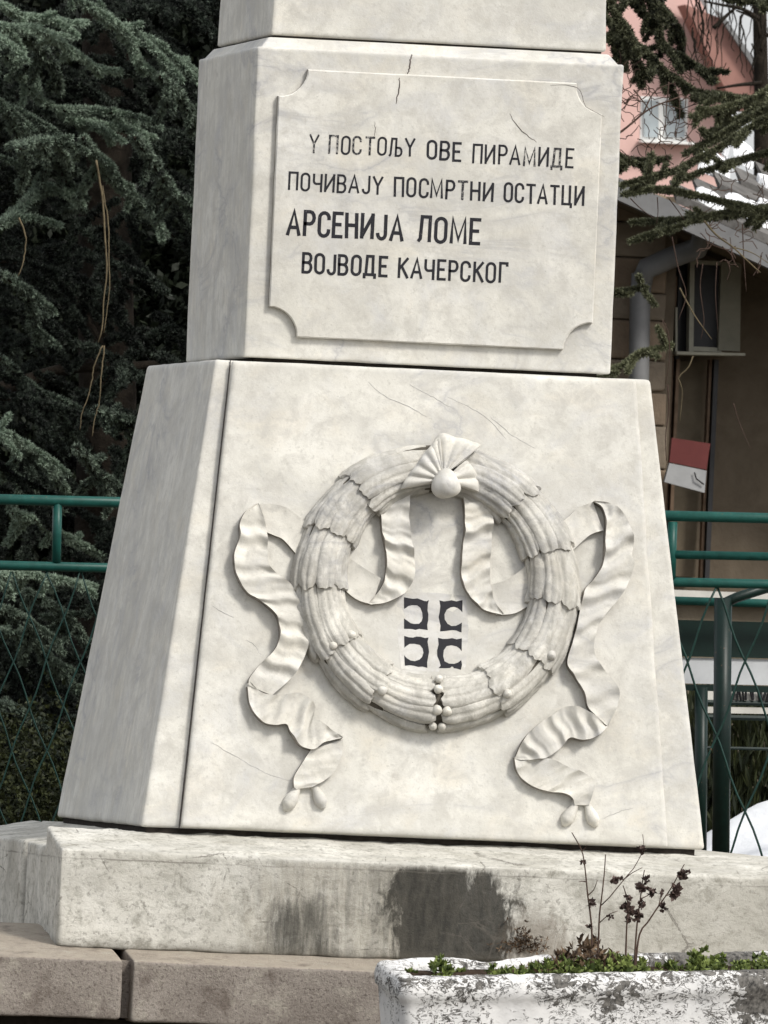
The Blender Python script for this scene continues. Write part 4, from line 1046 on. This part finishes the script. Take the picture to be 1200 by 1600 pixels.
# pink house far behind
def pink_house():
    Y = 27.0; root = empty('pink_house', 'pink rendered house with white framed window seen through the cedar branches', 'house', (at(1000, 1330, Y)[0], Y, .6))
    p = lambda x, y, yy=Y: (at(x, y, yy)[0], at(x, y, yy)[2])
    M_pink = plain('pink_render', (.66, .44, .40), .9, .10, 3, .1, .2); M_brick = plain('dusky_red_render', (.30, .165, .14), .9, .18, 6, .1, .2)
    MB().prism([p(400, -500), p(1062, -60), p(1125, 60), p(1132, 150), p(1125, 1330), p(400, 1330)], Y, Y+6).build('wall', M_pink, root)
    MB().prism([p(1056, 10), p(1108, 30), p(1192, 150), p(1188, 175), p(1134, 175)], Y-.25, Y-.03).build('gable_roof', M_brick, root)
    MB().prism([p(1100, 20), p(1110, 24), p(1198, 148), p(1192, 156)], Y-.3, Y-.26).build('verge', M_zinc, root)
    MB().prism([p(1097, -40), p(1116, -40), p(1118, 42), p(1099, 30)], Y+.2, Y+.7).build('chimney', M_zinc, root)
    w = MB().prism([p(1001, 150), p(1075, 154), p(1073, 222), p(1000, 219)], Y-.004, Y+.1).build('window', M_whitefr, root)
    for (x0, x1) in ((1005, 1028), (1040, 1069)):
        MB().prism([p(x0, 156), p(x1, 157), p(x1, 215), p(x0, 214)], Y-.018, Y-.008).build('pane', M_glass, w)
    MB().prism([p(997, 219), p(1080, 223), p(1080, 227), p(997, 223)], Y-.10, Y-.006).build('sill', M_whitefr, w); adopt(root)
M_whitefr = plain('white_frame', (.80, .80, .78), .5, .04, 9); M_glass = plain('window_glass', (.30, .34, .36), .12, .25, 5, .6)
pink_house()

# ------------------------------------------------------------------ evergreens
def tufts(P, A, n=11, size=.026, wid=.0042, rg=None, up=.25, spread=1.0):
    k = len(P); P = np.repeat(P, n, 0); A = np.repeat(A, n, 0)
    d = A+rg.normal(0, spread, P.shape)+np.array([0, 0, up]); d /= np.linalg.norm(d, axis=1)[:, None]
    s = np.cross(d, rg.normal(0, 1, P.shape)); s /= np.linalg.norm(s, axis=1)[:, None]+1e-9
    L = size*rg.uniform(.7, 1.2, len(P))[:, None]
    V = np.stack([P+s*wid*.5, P-s*wid*.5, P+d*L], 1).reshape(-1, 3)
    return V
def rope_points(L, rad_, dens, rg, flat=.6):
    """tuft roots round a twig: many on top, fewer below"""
    seg = np.linalg.norm(np.diff(L, axis=0), axis=1); tot = seg.sum(); n = int(tot*dens); cs = np.concatenate([[0], np.cumsum(seg)])
    t = rg.uniform(0, tot, n); P = np.stack([np.interp(t, cs, L[:, k]) for k in range(3)], 1)
    T = np.stack([np.gradient(L[:, k]) for k in range(3)], 1); T /= np.linalg.norm(T, axis=1)[:, None]+1e-9
    Tt = np.stack([np.interp(t, cs, T[:, k]) for k in range(3)], 1)
    th = rg.normal(0, 1.25, n); side = np.cross(Tt, [0, 0, 1.]); side /= np.linalg.norm(side, axis=1)[:, None]+1e-9
    A = side*np.sin(th)[:, None]+np.array([0, 0, 1.])*np.cos(th)[:, None]*flat
    taper = np.clip(1.15-.75*(t/tot)**2, .25, 1)[:, None]
    lump = (.72+.38*np.sin(t*37+rad_*900)*np.sin(t*83+1))[:, None]; P = P+A*rad_*taper*lump*rg.uniform(.25, 1.0, n)[:, None]
    return P, A+Tt*.4
class Tree:
    def __init__(s, label, mat, loc, seed, size=.018, wid=.0068):
        s.root = empty('cedar_tree', label, 'tree', loc); s.mat = mat; s.rg = np.random.default_rng(seed); s.size = size; s.wid = wid; s.spur = .45; s.V = []; s.T = []
        s.bulk = []; s.bulkT = []
    def trunk(s, pts, r0_, r1):
        L = smoothline(pts, 24); L[1:-1] += s.rg.normal(0, .01, L[1:-1].shape); b = MB(); b.tube(L, list(np.linspace(r0_, r1, 24)), 12); b.build('trunk', M_bark, s.root, True)
    def spray(s, pts, rad_=.035, dens=900, wood=.006, side=0, n=11, tint=.5, bulk=False, jit=.02):
        """a branch: woody core plus its needles; side = number of side twigs"""
        L = smoothline(pts, max(8, len(pts)*4)); V = []; Ts = []
        paths = [(L, rad_, dens)]
        for k in range(side):
            i = int(s.rg.integers(1, len(L)-2)); d = L[min(i+1, len(L)-1)]-L[i]; d /= np.linalg.norm(d)+1e-9
            sd_ = np.cross(d, [0, 0, 1.]); sd_ /= np.linalg.norm(sd_)+1e-9; sd_ *= s.rg.choice([-1, 1])
            ln = s.rg.uniform(.10, .30)*(1-.5*i/len(L)); dd = d*s.rg.uniform(.3, .9)+sd_*s.rg.uniform(.4, 1)+np.array([0, 0, s.rg.uniform(-.35, .08)]); dd /= np.linalg.norm(dd)
            q = np.array([L[i]+dd*ln*t+np.array([0, 0, -.10*ln*t*t*2]) for t in np.linspace(0, 1, 6)]); paths.append((q, rad_*.7, dens*.85))
        if not bulk:
            for k in range(int(len(L)*s.spur)):     # short spurs all along the branch
                i = int(s.rg.integers(1, len(L)-1)); d = L[min(i+1, len(L)-1)]-L[i]; d /= np.linalg.norm(d)+1e-9
                dd = d*s.rg.uniform(.2, .9)+s.rg.normal(0, .55, 3)+np.array([0, 0, -.15]); dd /= np.linalg.norm(dd); ln = s.rg.uniform(.035, .11)
                paths.append((np.array([L[i]+dd*ln*t for t in np.linspace(0, 1, 4)]), rad_*.5, dens*.7))
        for q, r_, de in paths:
            P, A = rope_points(q, r_, de, s.rg); v = tufts(P, A, n, s.size, s.wid, s.rg); V.append(v)
            Ts.append(np.repeat(np.clip(tint+s.rg.normal(0, .07 if bulk else .22, len(P)), 0, 1), 3*n))
        V = np.concatenate(V); Ts = np.concatenate(Ts)
        if bulk: s.bulk.append(V); s.bulkT.append(Ts); s.wood(L, wood); return
        b = MB(); 
        for q, r_, de in paths: b.tube(q, list(np.linspace(wood, wood*.3, len(q))), 5)
        br = b.build('branch', M_bark, s.root, True)
        stuff(npmesh('needles', V, np.arange(len(V)).reshape(-1, 3), s.mat, br, Ts))
    def wood(s, L, w):
        if not hasattr(s, 'wb'): s.wb = MB()
        s.wb.tube(L, list(np.linspace(w, w*.4, len(L))), 5)
    def finish(s, label=None):
        if s.bulk:
            V = np.concatenate(s.bulk); o = npmesh('crown', V, np.arange(len(V)).reshape(-1, 3), s.mat, s.root, np.concatenate(s.bulkT)); stuff(o)
            stuff(s.wb.build('twigs', M_bark, s.root, True))
        adopt(s.root)
def px(pts, Y, dy=0.0): return [tuple(at(x, y, Y+dy*i/(max(1, len(pts)-1)))) for i, (x, y) in enumerate(pts)]
T1 = Tree('large blue green cedar with layered drooping branches left of the monument', M_needle, (at(165, 1330, 9)[0], 9, .6), 11)
T1.trunk([tuple(at(168, 1400, 9)), tuple(at(160, 900, 9)), tuple(at(170, 590, 9)), tuple(at(172, 380, 9)), tuple(at(165, 0, 9)), tuple(at(170, -1200, 9))], .13, .06)
named = [([(0-90, 30), (0, 44), (52, 47), (87, 64), (125, 90), (152, 108), (190, 113)], .9, 3), ([(-90, -8), (0, 9), (29, 26), (73, 32), (128, 40)], .95, 2),
         ([(-60, 50), (0, 79), (29, 117), (58, 152), (82, 172), (117, 190), (163, 198), (204, 204), (242, 217)], .8, 6), ([(100, 172), (146, 176), (190, 184), (250, 202)], .6, 2),
         ([(100, -25), (117, 0), (175, 35), (204, 73), (224, 116)], .75, 4), ([(165, 25), (175, 38), (233, 64), (268, 93), (309, 116)], .75, 4),
         ([(130, 215), (146, 245), (175, 283), (210, 309), (233, 335), (260, 368)], .55, 6), ([(0, 352), (17, 341), (44, 315), (64, 292), (87, 297), (124, 314)], .7, 5),
         ([(30, 232), (58, 222), (87, 227), (110, 264)], .45, 3), ([(-60, 660), (0, 677), (23, 689), (47, 703), (70, 724), (87, 744), (104, 768)], .7, 5),
         ([(-60, 1000), (0, 990), (30, 986), (67, 1020), (94, 1050), (122, 1082)], .55, 5), ([(20, 802), (64, 817), (94, 838), (124, 853), (162, 870)], .9, 4),
         ([(-40, 905), (0, 900), (37, 898), (94, 908), (150, 918)], .95, 4), ([(-50, 130), (0, 165), (25, 210), (40, 260), (30, 300)], .45, 4), ([(-40, 735), (10, 742), (50, 765), (100, 800)], .6, 3),
         ([(60, 200), (90, 250), (110, 300), (130, 330)], .35, 4), ([(210, 215), (235, 250), (262, 290), (285, 320)], .35, 4), ([(250, 120), (275, 145), (296, 180), (300, 210)], .35, 3),
         ([(-40, 1098), (20, 1108), (60, 1140), (98, 1192)], .4, 4), ([(40, 925), (90, 955), (130, 1000), (152, 1040)], .5, 5), ([(-50, 950), (10, 955), (60, 985), (90, 1010)], .4, 3), ([(-40, 420), (20, 440), (50, 480), (60, 540)], .3, 4), ([(150, 640), (190, 660), (215, 700), (220, 740)], .3, 4), ([(0, 560), (40, 600), (90, 640), (110, 700)], .25, 4), ([(120, 700), (150, 740), (180, 790)], .3, 3), ([(20, 45), (60, 80), (85, 110), (95, 150)], .35, 4), ([(-30, 90), (10, 60), (50, 52), (110, 60)], .8, 3)]
for i, (pts, tn, sd_) in enumerate(named): T1.spray(px(pts, 6.2+.25*(i % 4), .5), .027, 1050, .007, max(1, sd_-1), tint=tn)  # front sprays tinted paler than the crown, partly for their lit look
rg = np.random.default_rng(77)
# the rest of the crown: hanging sprays in depth
def fill(T, x0, x1, y0, y1, Y0, Y1, n, lean=1, tint=(.1, .6), lens=(60, 170), dens=700, slope=(.2, 1.2)):
    for i in range(n):
        x = rg.uniform(x0, x1); y = rg.uniform(y0, y1); Y = rg.uniform(Y0, Y1); ln = rg.uniform(*lens); sl = rg.uniform(*slope); s = 1 if rg.uniform() < .5+.5*lean else -1
        dx = ln/math.hypot(1, sl)*s; dy = abs(dx)*sl
        pts = [(x, y), (x+dx*.35, y+dy*.18), (x+dx*.7, y+dy*.55), (x+dx, y+dy*1.1)]
        P = px(pts, Y, -rg.uniform(.1, .5)); T.spray(P, .034, dens, .006, 2, tint=rg.uniform(*tint), bulk=True)
fill(T1, -80, 320, -60, 560, 7.2, 9.5, 120, .5, (.0, .10))  # inner sprays, here and next, near-black: crown shade put into the needle tint
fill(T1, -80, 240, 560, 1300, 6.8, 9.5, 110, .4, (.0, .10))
# wide crown above and beside the frame, added out of view to shade the left
for i in range(150):
    a = rg.uniform(0, 2*math.pi); z = rg.uniform(4.9, 9); R_ = (11-z)*.33+.5; c = np.array([at(170, 800, 9)[0], 9., z]); e = c+np.array([math.cos(a)*R_, math.sin(a)*R_, -.5])
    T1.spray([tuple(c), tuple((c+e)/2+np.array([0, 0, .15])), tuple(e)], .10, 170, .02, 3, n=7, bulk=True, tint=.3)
for (pts, r_) in [([(-60, 625), (20, 602), (100, 577), (170, 572)], .03), ([(170, 560), (150, 520), (120, 470), (95, 430)], .012), ([(170, 575), (210, 572), (270, 566)], .02)]:
    b = MB(); b.tube(smoothline(px(pts, 8.4), 10), list(np.linspace(r_, r_*.6, 10)), 8); b.build('limb', M_bark, T1.root, True)
T1.finish()
# vines hanging round the trunk
def vine(label, pts, Y, r, k):
    o = MB(); L = smoothline(px(pts, Y), 24); L[:, 0] += np.random.default_rng(k).normal(0, .0008, 24); o.tube(L, list(np.linspace(r, r*.5, 24)), 5); o = o.build('vine', M_twig, None, True)
    return tag(o, label, 'vine', 'bare vines hanging round the cedar trunk')
vine('long pale vine hanging straight down the cedar trunk', [(150, 250), (160, 310), (164, 372), (167, 420), (162, 470), (160, 510), (153, 535)], 6.3, .0042, 1)
vine('thin pale vine twisted close beside the long one', [(160, 290), (169, 350), (170, 400), (171, 450), (165, 500), (162, 520)], 6.35, .003, 2)
vine('short vine dangling below the dark limb, left of the pair', [(160, 540), (148, 570), (143, 595), (138, 620), (128, 645), (125, 672)], 6.4, .0028, 3)
vine('short vine dangling below the dark limb, right of the pair', [(163, 540), (160, 570), (157, 600), (155, 628), (148, 655), (144, 682)], 6.4, .0028, 4)
vine('short yellowish vine at upper left beside the cedar foliage', [(30, 340), (40, 370), (38, 400), (35, 415), (28, 432)], 6.3, .0034, 5)
# deep thicket behind
def thicket(name, label, x0, x1, z0, z1, Y0, Y1, n, mat, size, k, seed, tint=(0, 1)):
    r_ = np.random.default_rng(seed); c = r_.uniform([x0, Y0, z0], [x1, Y1, z1], (n//14, 3)); P = np.repeat(c, 14, 0)+r_.normal(0, .10, (n//14*14, 3))
    A = np.tile([0, -.5, .6], (len(P), 1)); o = leaf_cloud(name, P, A, size, k, mat, None, .5, .8, seed, tint); return stuff(tag(o, label, 'shrubs'))
xa = at(-150, 800, 11)[0]; xb = at(420, 800, 11)[0]
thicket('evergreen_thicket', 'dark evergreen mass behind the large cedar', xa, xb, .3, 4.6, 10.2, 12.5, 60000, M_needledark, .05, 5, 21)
thicket('ivy_undergrowth', 'dark ivy and low shrubs behind the wire mesh at lower left', at(-60, 800, 6)[0], at(230, 800, 6)[0], .45, 1.02, 5.8, 7.4, 9000, M_ivy, .022, 6, 22)
# hedge at the right behind the mesh
P = np.random.default_rng(3).uniform([at(1080, 1200, 5.6)[0], 5.6, .55], [at(1500, 1200, 5.6)[0], 6.4, 1.28], (3500, 3))
stuff(tag(leaf_cloud('hedge', P, np.tile([0, 0, 2.2], (3500, 1)), .09, 5, M_ivy, None, .12, .5, 31), 'upright dark hedge growing behind the low railing at right', 'hedge'))

# right hand branches
T2 = Tree('olive green cedar behind the monument sending branches to the right', M_needle2, (at(700, 1330, 8)[0], 8, .6), 12)
T2.trunk([tuple(at(700, 1350, 8)), tuple(at(705, 600, 8)), tuple(at(700, 0, 8)), tuple(at(690, -900, 8))], .14, .06)
for i, (pts, tn, sd_, r_) in enumerate([([(800, -60), (900, -25), (953, 15), (984, 61), (1012, 87), (1038, 114), (1071, 136), (1097, 149), (1132, 153), (1210, 160)], .4, 9, .045), ([(930, -60), (990, -25), (1025, 25), (1034, 72), (1060, 87), (1093, 109), (1110, 128)], .25, 5, .026), ([(985, -40), (1017, 0), (1038, 17), (1058, 42), (1068, 66)], .2, 2, .022),
        ([(880, 60), (955, 65), (985, 85), (1005, 110), (1015, 125)], .3, 4, .035), ([(900, 20), (950, 35), (968, 60), (975, 90)], .35, 4, .035), ([(870, 240), (945, 240), (975, 252), (1010, 262)], .45, 3, .03), ([(860, 230), (950, 240), (985, 252), (1040, 252)], .4, 2, .026),
        ([(860, 590), (958, 578), (999, 553), (1020, 548), (1050, 540)], .95, 2, .020), ([(900, 460), (963, 457), (985, 454), (1010, 450)], .6, 0, .008), ([(880, 0), (960, -5), (990, 5), (1015, 30), (1020, 50)], .3, 5, .04)]):
    T2.spray(px(pts, 7.0+.12*i), r_*.9, 1100, .010, int(sd_*.7), tint=tn)
fill(T2, 360, 880, -100, 900, 7.5, 9, 40, .3, (.1, .5), dens=300)
T2.finish()
T3 = Tree('grey green cedar reaching in from the right over the snowy roof', M_needle2, (at(1700, 1330, 8)[0], 8, .6), 13)
T3.trunk([tuple(at(1700, 1350, 8)), tuple(at(1690, 600, 8)), tuple(at(1680, 0, 8)), tuple(at(1690, -900, 8))], .15, .06)
for i, (pts, tn, sd_, r_, wd) in enumerate([([(1680, 60), (1400, 110), (1200, 186), (1159, 210), (1126, 232), (1082, 254), (1049, 271), (1016, 278), (970, 292)], .5, 10, .030, .012), ([(1690, 150), (1400, 190), (1200, 240), (1159, 251), (1126, 260), (1093, 271), (1060, 283)], .55, 4, .020, .008),
        ([(1690, 420), (1400, 372), (1148, 321), (1126, 315), (1093, 308), (1060, 300), (1027, 296), (973, 305)], .6, 2, .018, .008), ([(1680, 30), (1400, 90), (1200, 172), (1159, 193), (1126, 212), (1093, 230), (1068, 242)], .5, 7, .030, .009), ([(1400, 60), (1240, 120), (1190, 150), (1150, 165), (1100, 180), (1085, 195)], .65, 8, .034, .008),
        ([(1400, 100), (1240, 170), (1190, 180), (1140, 190), (1100, 215)], .6, 7, .030, .008), ([(1500, 300), (1200, 325), (1107, 339), (1057, 356), (1000, 372)], .6, 2, .016, .006), ([(1400, 330), (1200, 335), (1100, 342), (1040, 346), (985, 348)], .5, 2, .014, .005), ([(1400, -40), (1240, -8), (1190, 2), (1160, 4), (1130, -2)], .4, 5, .028, .007),
        ([(1300, 130), (1230, 150), (1180, 165), (1130, 150), (1095, 160)], .45, 7, .030, .007)]):
    T3.spray(px(pts, 5.5+.15*i), r_*.85, 1200, wd, sd_, tint=tn)
T3.finish()
# bare deciduous tree with a thin trunk and hanging twigs in front of the pale sky
T4 = empty('birch_tree', 'bare tree with thin brown trunk and hanging twigs at the upper right edge', 'tree', (at(1190, 1330, 16)[0], 16, .6))
b = MB(); b.tube([at(1200, 1330, 16), at(1193, 700, 16), at(1190, 150, 16), at(1187, 20, 16), at(1185, -300, 16)], [.07, .05, .032, .030, .02], 8); b.build('trunk', M_bark2 if 'M_bark2' in globals() else M_bark, T4, True)
for k, pts in enumerate([[(1187, 30), (1160, 14), (1130, 8), (1100, 2)], [(1189, 60), (1180, 30), (1150, 16)], [(1190, 130), (1160, 132), (1120, 138)], [(1115, 44), (1140, 20), (1160, 5)], [(1188, 80), (1195, 60), (1215, 40)]]):
    b = MB(); b.tube(smoothline(px(pts, 15.8), 10), list(np.linspace(.011, .004, 10)), 5); b.build('branch', M_bark, T4, True)
b = MB()
for i in range(46):
    x = rg.uniform(1070, 1210); y = rg.uniform(-40, 70); L = [(x, y)]
    for k in range(7): L.append((L[-1][0]+rg.normal(0, 3), L[-1][1]+rg.uniform(6, 16)))
    b.tube(px(L, 15.5+rg.uniform(-.5, .5)), list(np.linspace(.0042, .0016, 8)), 3)
stuff(b.build('twigs', M_bark, T4)); adopt(T4)
# leafless creeper: crooked twigs in front of the houses
cr_ = empty('bare_shrub', 'leafless brown shrub with crooked twigs in front of the old house', 'shrub', (at(1090, 1330, 6)[0], 6.4, .6))
crook = [([(955, 214), (970, 206), (990, 190), (1005, 177), (1023, 166), (1060, 152)], .006), ([(1005, 177), (1018, 150), (1030, 138), (1050, 130)], .004), ([(990, 140), (1010, 165), (1020, 180), (1035, 192), (1042, 212)], .0035), ([(965, 150), (985, 165), (1010, 150)], .003), ([(958, 180), (975, 168), (988, 150), (1000, 140)], .003),
         ([(1045, 128), (1042, 160), (1040, 190), (1035, 215)], .0035), ([(1060, 140), (1062, 180), (1056, 215)], .0025), ([(1025, 160), (1070, 172), (1080, 176)], .0025), ([(1100, 345), (1120, 368), (1145, 386), (1165, 405), (1188, 426)], .0055), ([(1145, 386), (1175, 395), (1205, 414)], .003), ([(1160, 350), (1162, 400), (1166, 455)], .003), ([(1107, 380), (1135, 390), (1150, 384)], .003),
         ([(1062, 450), (1075, 475), (1090, 500), (1112, 530)], .004), ([(1098, 412), (1094, 450), (1100, 500), (1095, 530)], .0025), ([(1120, 410), (1118, 460), (1122, 520)], .0022), ([(1083, 556), (1075, 575), (1060, 590), (1066, 610), (1062, 660)], .0035), ([(1050, 370), (1060, 420), (1072, 460), (1060, 500)], .003), ([(1146, 630), (1155, 660), (1172, 700)], .0028),
         ([(985, 310), (1000, 325), (1022, 342)], .003), ([(1027, 308), (1028, 330), (1026, 350)], .0028), ([(1045, 310), (1060, 330), (1072, 348)], .003), ([(1043, 600), (1045, 640), (1040, 680), (1041, 720)], .0035), ([(1035, 500), (1044, 520), (1046, 560), (1040, 600)], .003)]
for i, (pts, r_) in enumerate(crook):
    b = MB(); b.tube(smoothline(px(pts, 6.3+.02*(i % 7)), 14), list(np.linspace(r_*.8, r_*.4, 14)), 5); b.build('branch', M_twig if i in (8, 9, 12, 15) else M_dry, cr_, True)
b = MB()
for i in range(165):
    x = rg.uniform(950, 1110); y = rg.uniform(90, 235)
    if i > 115: x = rg.uniform(1090, 1205); y = rg.uniform(250, 420)
    L = [(x, y)]; a = rg.uniform(0, 6.3)
    for k in range(5): a += rg.normal(0, .6); L.append((L[-1][0]+7*math.cos(a), L[-1][1]+7*math.sin(a)))
    b.tube(px(L, 7.3+rg.uniform(-.2, .6)), .0019, 3)
stuff(b.build('fine_twigs', M_dry, cr_)); adopt(cr_)
